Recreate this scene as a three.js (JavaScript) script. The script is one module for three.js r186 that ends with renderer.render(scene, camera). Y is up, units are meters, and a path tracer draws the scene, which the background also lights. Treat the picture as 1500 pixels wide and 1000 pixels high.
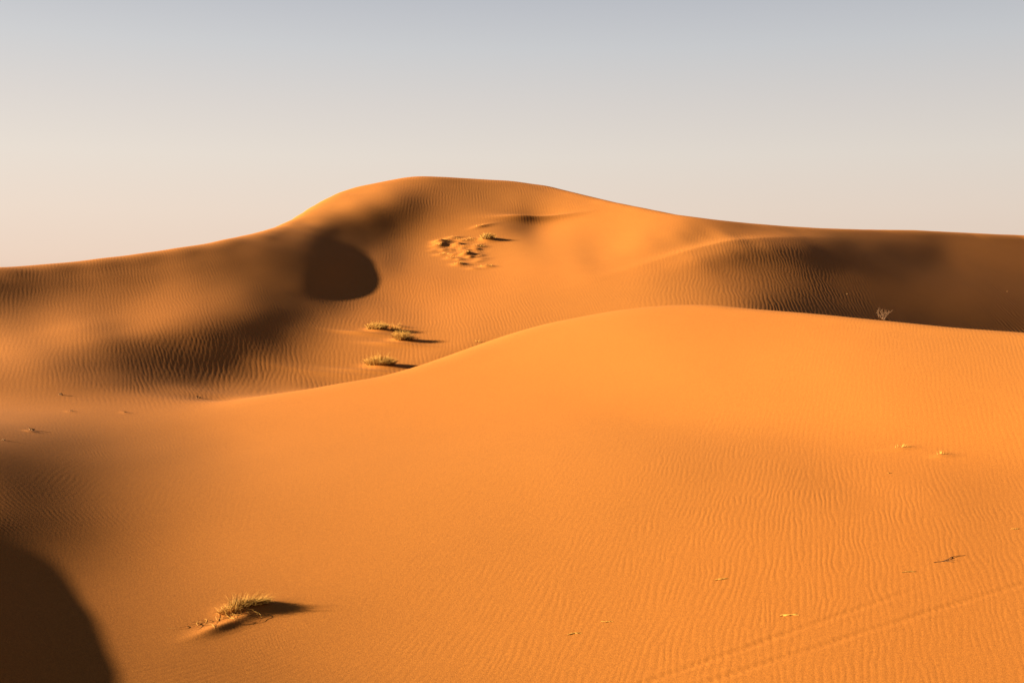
import * as THREE from 'three';

/* ------------------------------------------------------------------ camera, sky, sun, exposure */
const EYE = 5.3;                                   // metres from the datum up to the lens
const scene = new THREE.Scene();
const camera = new THREE.PerspectiveCamera(2 * Math.atan(500 / 1600) * 180 / Math.PI, 1.5, 0.1, 9000);
camera.position.set(0, EYE, 0);
camera.rotation.x = -Math.atan(111 / 1600);
scene.add(camera);

const renderer = new THREE.WebGLRenderer({ antialias: true });
renderer.setSize(1024, 682);
renderer.toneMapping = THREE.LinearToneMapping;
renderer.toneMappingExposure = 8;
renderer.shadowMap.enabled = true;

const SUN_ELEVATION = 15 * Math.PI / 180, SUN_BEHIND = 10 * Math.PI / 180;   // low, from the left and a little behind the lens
const toSun = new THREE.Vector3(-Math.cos(SUN_ELEVATION) * Math.cos(SUN_BEHIND), Math.sin(SUN_ELEVATION), Math.cos(SUN_ELEVATION) * Math.sin(SUN_BEHIND));
const sun = new THREE.DirectionalLight(new THREE.Color().setRGB(1, 0.95, 0.74), 5);
sun.position.copy(toSun).multiplyScalar(200).add(new THREE.Vector3(0, 0, -60));
sun.target.position.set(0, 0, -60);
sun.castShadow = true;
sun.shadow.mapSize.set(4096, 4096);
Object.assign(sun.shadow.camera, { left: -90, right: 90, top: 60, bottom: -60, near: 10, far: 420 });
sun.shadow.radius = 1.6;
scene.add(sun, sun.target);

const toLinear = (s) => { s /= 255; return s <= 0.04045 ? s / 12.92 : Math.pow((s + 0.055) / 1.055, 2.4); };
const lerp = (a, b, t) => a + (b - a) * t;
const clamp = (v, a, b) => Math.min(b, Math.max(a, v));
const smooth = (a, b, v) => { const t = clamp((v - a) / (b - a), 0, 1); return t * t * (3 - 2 * t); };

// clear evening air: warm dust at the horizon, deepening to blue overhead, brighter towards the sun
{
  const bands = [[-90, 230, 204, 184], [0, 231, 205, 185], [0.6, 232, 208, 189], [2.8, 232, 214, 198], [5.6, 227, 217, 206], [8.2, 216, 210, 205], [11, 202, 203, 205], [13.7, 186, 189, 196],
    [20, 154, 166, 185], [30, 116, 138, 168], [45, 80, 106, 146], [65, 54, 80, 122], [90, 44, 68, 110]];
  const W = 512, H = 1024, data = new Float32Array(W * H * 4);
  const sunFlat = Math.atan2(toSun.z, toSun.x);
  for (let j = 0; j < H; j++) {
    const el = ((j + 0.5) / H - 0.5) * 180;
    let k = 0; while (k < bands.length - 2 && el > bands[k + 1][0]) k++;
    const t = clamp((el - bands[k][0]) / (bands[k + 1][0] - bands[k][0]), 0, 1);
    const rgb = [1, 2, 3].map((c) => lerp(toLinear(bands[k][c]), toLinear(bands[k + 1][c]), t) / 8);
    for (let i = 0; i < W; i++) {
      const az = ((i + 0.5) / W - 0.5) * 2 * Math.PI, c = Math.cos(az - sunFlat), o = (j * W + i) * 4;
      const gain = 1.012 + 0.125 * (c + 0.1) * Math.cos(el * Math.PI / 180);
      data[o] = rgb[0] * (gain + 0.02 * c); data[o + 1] = rgb[1] * gain; data[o + 2] = rgb[2] * (gain - 0.02 * c); data[o + 3] = 1;
    }
  }
  const sky = new THREE.DataTexture(data, W, H, THREE.RGBAFormat, THREE.FloatType);
  sky.mapping = THREE.EquirectangularReflectionMapping;
  sky.magFilter = sky.minFilter = THREE.LinearFilter;
  sky.wrapS = THREE.RepeatWrapping;
  sky.needsUpdate = true;
  scene.background = sky;
  scene.environment = sky;
}

/* ------------------------------------------------------------------ noise */
function randomSource(seed) { let s = seed >>> 0; return () => { s = (s + 0x6D2B79F5) >>> 0; let t = Math.imul(s ^ (s >>> 15), 1 | s); t = (t + Math.imul(t ^ (t >>> 7), 61 | t)) ^ t; return ((t ^ (t >>> 14)) >>> 0) / 4294967296; }; }
const PERM = new Uint8Array(512), GX = new Float32Array(256), GY = new Float32Array(256);
{
  const r = randomSource(77), p = [...Array(256).keys()];
  for (let i = 255; i > 0; i--) { const j = Math.floor(r() * (i + 1)); [p[i], p[j]] = [p[j], p[i]]; }
  for (let i = 0; i < 512; i++) PERM[i] = p[i & 255];
  for (let i = 0; i < 256; i++) { const a = r() * Math.PI * 2; GX[i] = Math.cos(a); GY[i] = Math.sin(a); }
}
function noise(x, y) {                              // gradient noise, about -0.7 .. 0.7
  const xi = Math.floor(x), yi = Math.floor(y), fx = x - xi, fy = y - yi, X = xi & 255, Y = yi & 255;
  const u = fx * fx * fx * (fx * (fx * 6 - 15) + 10), v = fy * fy * fy * (fy * (fy * 6 - 15) + 10);
  const a = PERM[PERM[X] + Y], b = PERM[PERM[X + 1] + Y], c = PERM[PERM[X] + Y + 1], d = PERM[PERM[X + 1] + Y + 1];
  const n0 = GX[a] * fx + GY[a] * fy, n1 = GX[b] * (fx - 1) + GY[b] * fy, n2 = GX[c] * fx + GY[c] * (fy - 1), n3 = GX[d] * (fx - 1) + GY[d] * (fy - 1);
  return lerp(lerp(n0, n1, u), lerp(n2, n3, u), v);
}
const blob = (x, d, cx, cd, rx, rd) => Math.exp(-(((x - cx) / rx) ** 2) - (((d - cd) / rd) ** 2));

/* ------------------------------------------------------------------ lie of the land
   Heights of the dunes in millimetres below or above the lens, on a 1.2 m survey grid;
   each line runs from near to far, lines run from west to east. A cubic spline joins them. */
const STEP = 1.2, WEST = -33, NEAR = -3;
const SURVEY = [
[-4668,-4738,-4806,-4870,-4931,-4987,-5036,-5079,-5113,-5139,-5156,-5164,-5164,-5157,-5144,-5126,-5109,-5095,-5091,-5105,-5143,-5202,-5276,-5357,-5440,-5520,-5591,-5645,-5673,-5664,-5604,-5477,-5261,-4954,-4588,-4194,-3796,-3417,-3075,-2782,-2550,-2385,-2285,-2249,-2270,-2340,-2455,-2606,-2784,-2978,-3175,-3365,-3540,-3695,-3829,-3944,-4036,-4104,-4146,-4163,-4156,-4127,-4080,-4018,-3949,-3881,-3825,-3798,-3826,-3944,-4188,-4529,-4920,-5325,-5720,-6084,-6407,-6679,-6895,-7055,-7160,-7212,-7217,-7180,-7108,-7008,-6887,-6752,-6608,-6461,-6317,-6179,-6052,-5938,-5839,-5759,-5697,-5656,-5635,-5636,-5657,-5699,-5762,-5844,-5945,-6063,-6198,-6348,-6512,-6687,-6872,-7065,-7263],
[-4599,-4670,-4739,-4806,-4868,-4925,-4975,-5018,-5053,-5078,-5094,-5101,-5098,-5088,-5070,-5048,-5024,-5003,-4990,-4993,-5019,-5065,-5123,-5187,-5253,-5314,-5365,-5399,-5406,-5376,-5298,-5157,-4931,-4615,-4245,-3850,-3452,-3073,-2731,-2440,-2213,-2054,-1964,-1937,-1966,-2042,-2161,-2318,-2505,-2709,-2917,-3116,-3297,-3457,-3597,-3719,-3821,-3900,-3955,-3986,-3996,-3987,-3962,-3926,-3883,-3841,-3810,-3805,-3845,-3962,-4198,-4520,-4880,-5248,-5601,-5923,-6202,-6430,-6604,-6723,-6788,-6803,-6774,-6707,-6608,-6485,-6345,-6194,-6039,-5884,-5735,-5595,-5469,-5358,-5265,-5191,-5138,-5105,-5095,-5106,-5138,-5192,-5266,-5359,-5471,-5599,-5744,-5904,-6076,-6259,-6451,-6649,-6852],
[-4529,-4602,-4673,-4741,-4805,-4863,-4915,-4958,-4993,-5018,-5033,-5038,-5033,-5019,-4998,-4970,-4940,-4913,-4892,-4886,-4900,-4931,-4973,-5020,-5068,-5110,-5142,-5156,-5141,-5089,-4988,-4826,-4587,-4270,-3903,-3509,-3112,-2732,-2389,-2099,-1875,-1724,-1645,-1630,-1666,-1746,-1867,-2028,-2223,-2439,-2659,-2866,-3054,-3218,-3362,-3491,-3603,-3692,-3758,-3803,-3830,-3840,-3838,-3828,-3812,-3799,-3797,-3818,-3881,-4011,-4232,-4522,-4845,-5171,-5481,-5758,-5992,-6176,-6307,-6384,-6410,-6388,-6325,-6227,-6101,-5955,-5795,-5630,-5463,-5301,-5148,-5007,-4882,-4775,-4687,-4621,-4576,-4554,-4553,-4576,-4619,-4684,-4770,-4874,-4997,-5137,-5292,-5461,-5642,-5833,-6032,-6237,-6445],
[-4458,-4533,-4606,-4676,-4742,-4802,-4855,-4900,-4935,-4960,-4974,-4977,-4969,-4952,-4926,-4893,-4857,-4822,-4793,-4778,-4781,-4798,-4826,-4858,-4888,-4913,-4927,-4921,-4885,-4809,-4685,-4501,-4251,-3935,-3570,-3179,-2782,-2400,-2053,-1761,-1539,-1396,-1332,-1332,-1378,-1457,-1573,-1733,-1935,-2164,-2398,-2615,-2807,-2975,-3121,-3258,-3377,-3475,-3550,-3607,-3649,-3680,-3701,-3716,-3729,-3745,-3773,-3824,-3913,-4054,-4261,-4518,-4801,-5084,-5349,-5582,-5771,-5910,-5997,-6032,-6017,-5958,-5860,-5731,-5578,-5410,-5232,-5052,-4875,-4707,-4550,-4410,-4288,-4185,-4105,-4047,-4012,-4000,-4011,-4044,-4100,-4177,-4275,-4391,-4526,-4677,-4842,-5021,-5212,-5412,-5619,-5832,-6047],
[-4384,-4462,-4539,-4612,-4680,-4743,-4797,-4843,-4879,-4903,-4916,-4917,-4906,-4885,-4854,-4815,-4771,-4727,-4689,-4665,-4658,-4665,-4682,-4702,-4719,-4728,-4726,-4701,-4644,-4547,-4402,-4201,-3942,-3625,-3263,-2873,-2475,-2088,-1734,-1435,-1211,-1076,-1031,-1055,-1111,-1182,-1281,-1430,-1635,-1879,-2130,-2355,-2550,-2721,-2874,-3016,-3137,-3239,-3320,-3388,-3445,-3495,-3539,-3579,-3620,-3666,-3723,-3801,-3910,-4060,-4255,-4484,-4730,-4972,-5193,-5381,-5525,-5620,-5663,-5655,-5600,-5503,-5371,-5211,-5033,-4842,-4647,-4455,-4270,-4097,-3940,-3801,-3683,-3588,-3516,-3467,-3443,-3443,-3466,-3513,-3581,-3671,-3782,-3911,-4058,-4220,-4397,-4587,-4788,-4998,-5214,-5435,-5659],
[-4309,-4391,-4471,-4547,-4619,-4684,-4741,-4788,-4825,-4849,-4861,-4859,-4844,-4817,-4779,-4733,-4679,-4623,-4575,-4542,-4527,-4529,-4541,-4556,-4565,-4563,-4546,-4503,-4426,-4310,-4148,-3936,-3670,-3354,-2995,-2606,-2205,-1812,-1447,-1135,-900,-768,-748,-812,-882,-934,-994,-1118,-1319,-1577,-1844,-2069,-2264,-2437,-2594,-2738,-2864,-2972,-3059,-3136,-3209,-3277,-3342,-3407,-3474,-3545,-3627,-3727,-3852,-4007,-4191,-4397,-4610,-4814,-4995,-5140,-5241,-5292,-5292,-5243,-5148,-5014,-4848,-4659,-4456,-4245,-4036,-3833,-3642,-3467,-3312,-3178,-3067,-2981,-2919,-2882,-2870,-2883,-2920,-2981,-3064,-3167,-3291,-3434,-3594,-3769,-3958,-4160,-4372,-4592,-4819,-5050,-5283],
[-4232,-4318,-4403,-4483,-4559,-4627,-4687,-4736,-4774,-4798,-4808,-4802,-4782,-4747,-4700,-4644,-4578,-4507,-4446,-4405,-4387,-4388,-4401,-4417,-4426,-4419,-4388,-4328,-4234,-4101,-3928,-3709,-3444,-3132,-2777,-2392,-1990,-1590,-1213,-881,-625,-482,-484,-620,-711,-730,-725,-801,-984,-1241,-1515,-1731,-1925,-2101,-2264,-2414,-2547,-2661,-2753,-2843,-2931,-3015,-3099,-3185,-3274,-3368,-3469,-3584,-3719,-3875,-4050,-4236,-4421,-4591,-4735,-4840,-4900,-4910,-4869,-4779,-4646,-4477,-4280,-4064,-3839,-3612,-3391,-3181,-2988,-2815,-2665,-2539,-2438,-2363,-2314,-2291,-2294,-2322,-2374,-2450,-2548,-2666,-2805,-2962,-3136,-3325,-3527,-3741,-3965,-4197,-4435,-4676,-4920],
[-4153,-4245,-4334,-4420,-4500,-4572,-4636,-4687,-4726,-4750,-4758,-4748,-4720,-4674,-4614,-4542,-4460,-4370,-4296,-4249,-4232,-4239,-4261,-4285,-4299,-4291,-4251,-4177,-4067,-3923,-3743,-3525,-3266,-2964,-2620,-2242,-1845,-1445,-1060,-708,-418,-238,-231,-488,-599,-592,-508,-516,-643,-850,-1086,-1302,-1513,-1698,-1871,-2033,-2176,-2298,-2404,-2507,-2607,-2702,-2799,-2903,-3010,-3117,-3230,-3354,-3492,-3646,-3811,-3979,-4139,-4280,-4390,-4459,-4482,-4454,-4375,-4249,-4082,-3881,-3656,-3417,-3174,-2935,-2707,-2496,-2305,-2139,-1998,-1883,-1796,-1735,-1702,-1695,-1714,-1759,-1828,-1920,-2035,-2170,-2325,-2497,-2686,-2889,-3105,-3333,-3569,-3814,-4064,-4318,-4573],
[-4072,-4170,-4266,-4357,-4443,-4520,-4587,-4642,-4683,-4708,-4714,-4698,-4660,-4599,-4516,-4419,-4311,-4202,-4119,-4073,-4063,-4082,-4118,-4158,-4183,-4179,-4133,-4046,-3923,-3770,-3590,-3380,-3137,-2853,-2528,-2166,-1781,-1395,-1021,-664,-348,-115,16,-371,-466,-511,-414,-350,-366,-467,-622,-814,-1024,-1219,-1411,-1591,-1748,-1885,-2008,-2124,-2229,-2327,-2432,-2548,-2667,-2780,-2894,-3017,-3154,-3301,-3454,-3605,-3742,-3856,-3936,-3973,-3963,-3903,-3792,-3634,-3437,-3211,-2964,-2709,-2454,-2209,-1980,-1773,-1592,-1437,-1310,-1212,-1141,-1099,-1084,-1096,-1134,-1197,-1284,-1395,-1527,-1680,-1851,-2040,-2245,-2464,-2695,-2936,-3187,-3445,-3708,-3974,-4243],
[-3989,-4095,-4198,-4296,-4388,-4471,-4543,-4602,-4645,-4671,-4676,-4657,-4609,-4528,-4417,-4281,-4137,-4008,-3919,-3878,-3880,-3916,-3973,-4033,-4077,-4082,-4032,-3933,-3798,-3640,-3464,-3271,-3054,-2799,-2502,-2165,-1804,-1451,-1122,-798,-513,-353,-23,77,2,-314,-308,-284,-202,-177,-208,-326,-491,-679,-884,-1083,-1254,-1405,-1548,-1678,-1787,-1884,-1989,-2111,-2233,-2339,-2443,-2557,-2684,-2821,-2958,-3088,-3202,-3291,-3343,-3353,-3316,-3229,-3093,-2913,-2696,-2452,-2193,-1929,-1672,-1429,-1208,-1014,-848,-711,-604,-526,-477,-456,-462,-495,-554,-637,-745,-875,-1026,-1198,-1387,-1594,-1815,-2050,-2297,-2554,-2819,-3092,-3369,-3649,-3931],
[-3904,-4019,-4130,-4237,-4336,-4425,-4503,-4567,-4614,-4642,-4648,-4627,-4572,-4475,-4332,-4152,-3961,-3803,-3708,-3674,-3690,-3745,-3823,-3907,-3974,-3995,-3941,-3830,-3686,-3524,-3358,-3190,-3009,-2792,-2532,-2234,-1906,-1606,-1357,-1109,-879,-634,-402,-147,196,251,108,-109,-52,-24,64,57,-11,-134,-303,-497,-679,-845,-1007,-1154,-1267,-1362,-1463,-1578,-1690,-1776,-1859,-1955,-2066,-2184,-2298,-2402,-2490,-2552,-2578,-2563,-2507,-2404,-2253,-2061,-1836,-1589,-1330,-1072,-823,-594,-391,-218,-76,36,117,169,193,190,160,104,22,-83,-212,-363,-535,-726,-935,-1159,-1399,-1651,-1914,-2187,-2468,-2756,-3047,-3342,-3639],
[-3818,-3942,-4064,-4180,-4287,-4384,-4469,-4538,-4589,-4621,-4630,-4612,-4557,-4452,-4282,-4054,-3808,-3611,-3506,-3475,-3503,-3574,-3671,-3775,-3862,-3899,-3848,-3734,-3584,-3422,-3267,-3129,-2991,-2815,-2594,-2350,-2082,-1854,-1650,-1441,-1216,-975,-696,-455,-190,155,451,504,325,139,246,267,329,329,255,123,-39,-202,-374,-528,-634,-721,-811,-910,-1002,-1069,-1129,-1200,-1285,-1371,-1450,-1515,-1569,-1601,-1597,-1562,-1494,-1388,-1238,-1052,-838,-608,-368,-131,93,294,467,609,718,796,846,868,864,834,778,697,591,462,310,137,-56,-267,-496,-740,-998,-1268,-1549,-1838,-2136,-2439,-2746,-3056,-3368],
[-3728,-3866,-3999,-4125,-4243,-4349,-4442,-4518,-4573,-4607,-4619,-4608,-4565,-4465,-4281,-4011,-3711,-3468,-3338,-3299,-3330,-3413,-3524,-3640,-3736,-3781,-3749,-3649,-3503,-3341,-3192,-3082,-2988,-2838,-2631,-2418,-2240,-2084,-1904,-1700,-1477,-1244,-1002,-731,-424,-177,124,465,731,779,663,472,576,637,647,637,573,481,361,243,160,81,4,-74,-148,-199,-234,-279,-329,-360,-382,-392,-397,-391,-349,-293,-227,-133,-5,148,322,506,699,891,1070,1228,1358,1456,1524,1562,1575,1564,1529,1470,1387,1280,1149,995,819,623,409,176,-73,-337,-614,-902,-1201,-1509,-1823,-2143,-2466,-2792,-3119],
[-3636,-3788,-3936,-4075,-4204,-4321,-4424,-4508,-4567,-4600,-4612,-4608,-4584,-4509,-4325,-4020,-3675,-3386,-3212,-3152,-3183,-3273,-3394,-3520,-3624,-3684,-3678,-3602,-3465,-3307,-3160,-3060,-2981,-2826,-2664,-2538,-2415,-2241,-2041,-1856,-1673,-1471,-1237,-988,-721,-430,-160,121,433,759,1060,1122,1112,964,879,970,1080,1137,1130,1107,1084,1028,992,956,906,884,900,894,885,927,965,1019,1072,1134,1218,1296,1357,1422,1498,1579,1667,1762,1870,1986,2095,2190,2264,2309,2327,2320,2293,2246,2180,2092,1981,1847,1690,1511,1311,1092,855,601,331,47,-249,-557,-875,-1200,-1532,-1869,-2209,-2551,-2895],
[-3539,-3709,-3874,-4029,-4172,-4303,-4420,-4514,-4575,-4604,-4607,-4599,-4592,-4548,-4377,-4038,-3649,-3313,-3101,-3031,-3068,-3169,-3301,-3435,-3549,-3628,-3658,-3619,-3503,-3373,-3267,-3163,-3018,-2881,-2776,-2644,-2445,-2279,-2167,-2047,-1874,-1674,-1459,-1225,-966,-694,-398,-92,194,447,728,1022,1260,1522,1655,1689,1727,1770,1808,1840,1907,1887,1969,2047,2072,2135,2286,2375,2447,2598,2675,2788,2855,2917,3007,3080,3125,3165,3190,3184,3165,3140,3125,3126,3136,3151,3159,3144,3110,3055,2986,2906,2810,2694,2555,2394,2211,2007,1783,1540,1281,1005,714,410,93,-234,-570,-914,-1264,-1619,-1976,-2336,-2696],
[-3435,-3626,-3811,-3988,-4151,-4300,-4435,-4541,-4607,-4628,-4611,-4580,-4572,-4535,-4364,-4023,-3610,-3235,-3000,-2940,-3000,-3117,-3258,-3400,-3521,-3613,-3687,-3699,-3629,-3531,-3406,-3254,-3130,-3038,-2904,-2718,-2588,-2508,-2376,-2189,-2004,-1804,-1596,-1372,-1131,-877,-625,-367,-91,187,463,703,939,1207,1420,1612,1889,2011,2215,2336,2518,2608,2866,3018,3191,3309,3602,3777,3938,4265,4341,4522,4589,4608,4683,4709,4711,4706,4688,4637,4563,4455,4335,4228,4134,4063,4001,3932,3848,3747,3641,3532,3410,3268,3103,2915,2706,2477,2229,1964,1682,1385,1074,749,412,65,-290,-653,-1021,-1394,-1769,-2146,-2523],
[-3318,-3534,-3745,-3948,-4139,-4315,-4472,-4593,-4667,-4688,-4657,-4600,-4575,-4524,-4348,-4014,-3585,-3178,-2931,-2910,-3005,-3138,-3280,-3426,-3547,-3630,-3725,-3753,-3734,-3666,-3560,-3470,-3389,-3282,-3157,-3027,-2861,-2664,-2479,-2293,-2093,-1915,-1728,-1533,-1327,-1109,-877,-632,-380,-124,145,419,668,930,1147,1334,1539,1735,1888,2140,2279,2566,2717,2898,3226,3477,3739,3965,4257,4467,4724,5031,5306,5497,5724,5783,5809,5786,5749,5695,5614,5491,5343,5184,5014,4873,4756,4645,4520,4381,4247,4117,3975,3809,3618,3404,3169,2916,2646,2360,2057,1740,1408,1063,706,340,-35,-417,-804,-1195,-1588,-1983,-2378],
[-3184,-3426,-3665,-3900,-4125,-4333,-4516,-4660,-4751,-4784,-4761,-4699,-4640,-4556,-4376,-4052,-3621,-3216,-2985,-2998,-3116,-3246,-3374,-3521,-3649,-3716,-3794,-3844,-3844,-3826,-3773,-3699,-3634,-3586,-3495,-3354,-3187,-2992,-2751,-2505,-2309,-2111,-1926,-1736,-1531,-1327,-1124,-912,-677,-424,-163,96,343,591,824,1032,1250,1461,1645,1868,2067,2313,2579,2850,3135,3429,3708,3953,4238,4495,4776,5073,5374,5543,5870,6128,6335,6375,6387,6378,6324,6222,6096,5935,5741,5565,5416,5274,5120,4955,4803,4659,4500,4311,4094,3854,3596,3321,3031,2724,2403,2065,1714,1350,973,587,192,-209,-615,-1024,-1435,-1847,-2260],
[-3025,-3294,-3563,-3830,-4089,-4333,-4548,-4718,-4831,-4884,-4871,-4792,-4684,-4569,-4397,-4099,-3698,-3361,-3183,-3207,-3325,-3438,-3536,-3646,-3734,-3820,-3883,-3920,-3953,-3962,-3944,-3963,-3927,-3896,-3812,-3706,-3544,-3331,-3107,-2884,-2641,-2419,-2211,-2009,-1827,-1644,-1449,-1235,-1002,-757,-506,-253,-7,239,471,685,894,1096,1278,1486,1688,1930,2197,2486,2829,3182,3540,3908,4266,4575,4836,5115,5385,5624,5894,6183,6505,6667,6751,6803,6811,6754,6663,6532,6351,6161,5995,5834,5658,5478,5310,5155,4980,4765,4522,4258,3979,3687,3379,3056,2716,2361,1991,1608,1212,806,392,-28,-453,-881,-1310,-1740,-2171],
[-2836,-3130,-3427,-3725,-4018,-4297,-4546,-4741,-4872,-4942,-4936,-4812,-4622,-4452,-4263,-4001,-3715,-3515,-3411,-3442,-3533,-3627,-3720,-3821,-3907,-3969,-4000,-4033,-4040,-4068,-4065,-4136,-4106,-4173,-4143,-4043,-3900,-3715,-3485,-3234,-3025,-2810,-2592,-2385,-2181,-1986,-1795,-1584,-1344,-1097,-857,-618,-380,-144,88,304,510,716,910,1119,1339,1582,1847,2126,2449,2829,3244,3675,4081,4438,4753,5073,5381,5677,5961,6243,6535,6807,7031,7130,7197,7185,7126,7032,6876,6684,6504,6323,6122,5926,5750,5587,5397,5156,4889,4607,4315,4009,3689,3352,2997,2626,2238,1836,1422,997,563,124,-320,-767,-1214,-1662,-2110],
[-2613,-2931,-3252,-3575,-3897,-4207,-4486,-4699,-4834,-4913,-4914,-4726,-4411,-4150,-3923,-3764,-3717,-3720,-3702,-3754,-3813,-3882,-3956,-4028,-4067,-4098,-4090,-4102,-4087,-4117,-4116,-4372,-4271,-4321,-4297,-4264,-4175,-3975,-3778,-3579,-3369,-3147,-2930,-2726,-2533,-2331,-2125,-1930,-1743,-1547,-1343,-1130,-907,-673,-439,-202,41,281,512,747,983,1226,1484,1758,2074,2440,2845,3278,3725,4157,4552,4927,5269,5582,5878,6183,6469,6781,7107,7324,7488,7501,7472,7417,7287,7102,6914,6711,6485,6274,6088,5914,5713,5460,5183,4896,4599,4288,3960,3612,3245,2859,2455,2035,1601,1157,704,246,-217,-682,-1147,-1613,-2078],
[-2358,-2694,-3034,-3377,-3719,-4047,-4343,-4563,-4688,-4755,-4747,-4531,-4165,-3943,-3866,-4105,-4087,-4035,-4052,-4050,-4070,-4094,-4130,-4165,-4184,-4196,-4165,-4104,-4071,-3974,-3993,-4034,-4259,-4385,-4448,-4402,-4307,-4167,-3996,-3795,-3588,-3374,-3163,-2959,-2758,-2571,-2393,-2212,-2025,-1833,-1638,-1436,-1210,-963,-697,-433,-184,55,278,494,712,935,1169,1422,1713,2054,2444,2870,3321,3772,4199,4598,4970,5316,5647,5979,6311,6643,6963,7332,7568,7642,7642,7622,7530,7367,7180,6966,6729,6513,6321,6135,5925,5676,5407,5127,4835,4525,4194,3839,3460,3060,2639,2202,1750,1287,816,338,-143,-626,-1109,-1592,-2073],
[-2077,-2426,-2779,-3135,-3487,-3822,-4117,-4339,-4472,-4543,-4568,-4439,-4168,-4269,-4426,-4451,-4398,-4360,-4300,-4263,-4236,-4239,-4252,-4267,-4251,-4213,-4150,-4081,-4005,-3920,-3800,-3916,-4095,-4140,-4294,-4509,-4513,-4278,-4138,-3924,-3709,-3488,-3266,-3059,-2875,-2699,-2522,-2346,-2176,-2008,-1823,-1606,-1371,-1124,-875,-637,-412,-195,18,235,457,683,923,1179,1462,1783,2145,2544,2971,3405,3826,4230,4617,4985,5342,5701,6056,6425,6770,7139,7497,7626,7671,7688,7634,7511,7343,7133,6898,6680,6484,6292,6080,5839,5582,5315,5033,4728,4395,4033,3644,3229,2793,2338,1868,1387,897,401,-98,-599,-1099,-1598,-2095],
[-1780,-2139,-2502,-2866,-3226,-3567,-3870,-4113,-4290,-4427,-4570,-4665,-4669,-4712,-4702,-4648,-4618,-4540,-4451,-4378,-4330,-4302,-4281,-4257,-4223,-4175,-4108,-4028,-3936,-3844,-3707,-3604,-3950,-3987,-4080,-4371,-4569,-4403,-4179,-4015,-3797,-3571,-3362,-3162,-2975,-2799,-2629,-2464,-2297,-2121,-1928,-1714,-1477,-1232,-987,-752,-529,-311,-96,120,340,566,802,1053,1326,1630,1969,2340,2738,3149,3556,3953,4338,4711,5074,5437,5797,6162,6523,6871,7261,7575,7663,7703,7686,7601,7460,7269,7042,6816,6615,6421,6212,5980,5732,5476,5204,4903,4567,4197,3795,3366,2913,2441,1954,1455,948,435,-82,-599,-1115,-1629,-2142],
[-1484,-1849,-2218,-2591,-2961,-3316,-3641,-3924,-4166,-4390,-4622,-4831,-4956,-4894,-4846,-4793,-4712,-4611,-4504,-4416,-4342,-4293,-4261,-4232,-4192,-4133,-4056,-3964,-3863,-3754,-3624,-3472,-3569,-3830,-3858,-4048,-4343,-4503,-4316,-4034,-3853,-3652,-3436,-3241,-3063,-2888,-2715,-2540,-2362,-2176,-1973,-1751,-1515,-1274,-1038,-810,-590,-374,-158,60,284,515,755,1009,1280,1573,1895,2243,2607,2979,3358,3742,4122,4491,4849,5204,5559,5917,6273,6633,6979,7357,7573,7681,7704,7659,7555,7392,7180,6951,6740,6542,6337,6114,5875,5626,5358,5055,4712,4331,3914,3468,2999,2510,2007,1492,969,440,-92,-625,-1156,-1684,-2210],
[-1206,-1575,-1949,-2330,-2715,-3090,-3443,-3769,-4070,-4356,-4632,-4859,-4983,-5076,-5018,-4870,-4763,-4638,-4532,-4426,-4340,-4278,-4235,-4194,-4146,-4080,-3995,-3894,-3785,-3663,-3530,-3376,-3186,-3270,-3431,-3562,-3753,-4065,-4300,-4202,-3874,-3653,-3477,-3280,-3089,-2907,-2718,-2532,-2346,-2157,-1963,-1760,-1544,-1321,-1097,-872,-649,-426,-202,23,253,488,732,985,1251,1538,1849,2183,2534,2892,3250,3606,3958,4304,4646,4988,5333,5685,6038,6397,6749,7105,7417,7607,7683,7685,7626,7498,7306,7084,6863,6655,6450,6236,6007,5762,5492,5183,4828,4430,3996,3533,3047,2543,2025,1496,960,418,-128,-674,-1218,-1758,-2295],
[-969,-1339,-1714,-2105,-2507,-2905,-3288,-3652,-3997,-4329,-4649,-4922,-5109,-5204,-5098,-4964,-4789,-4656,-4540,-4427,-4327,-4252,-4198,-4151,-4095,-4023,-3928,-3820,-3699,-3572,-3425,-3281,-3129,-2907,-2912,-3021,-3161,-3319,-3653,-4009,-4067,-3767,-3446,-3283,-3094,-2904,-2711,-2519,-2328,-2135,-1939,-1737,-1528,-1315,-1101,-886,-670,-453,-234,-14,211,442,682,936,1208,1501,1819,2156,2499,2838,3171,3501,3827,4147,4466,4793,5128,5473,5825,6179,6534,6880,7242,7509,7619,7672,7660,7563,7396,7185,6959,6742,6536,6327,6108,5868,5597,5277,4904,4487,4035,3555,3054,2537,2008,1468,922,370,-185,-742,-1296,-1847,-2390],
[-792,-1163,-1538,-1937,-2359,-2778,-3186,-3581,-3957,-4320,-4679,-4993,-5206,-5267,-5134,-4986,-4818,-4665,-4536,-4413,-4300,-4213,-4149,-4093,-4031,-3951,-3848,-3733,-3607,-3470,-3327,-3162,-3008,-2858,-2662,-2570,-2668,-2763,-2905,-3297,-3772,-3870,-3606,-3327,-3117,-2934,-2730,-2525,-2318,-2113,-1908,-1703,-1496,-1287,-1075,-862,-647,-431,-213,6,229,456,692,939,1199,1475,1768,2078,2398,2722,3045,3362,3677,3990,4305,4628,4959,5299,5646,5995,6345,6680,7029,7361,7557,7668,7661,7582,7435,7231,7007,6786,6573,6364,6152,5922,5654,5320,4926,4489,4020,3527,3016,2490,1953,1407,855,298,-262,-824,-1385,-1941,-2487],
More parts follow.
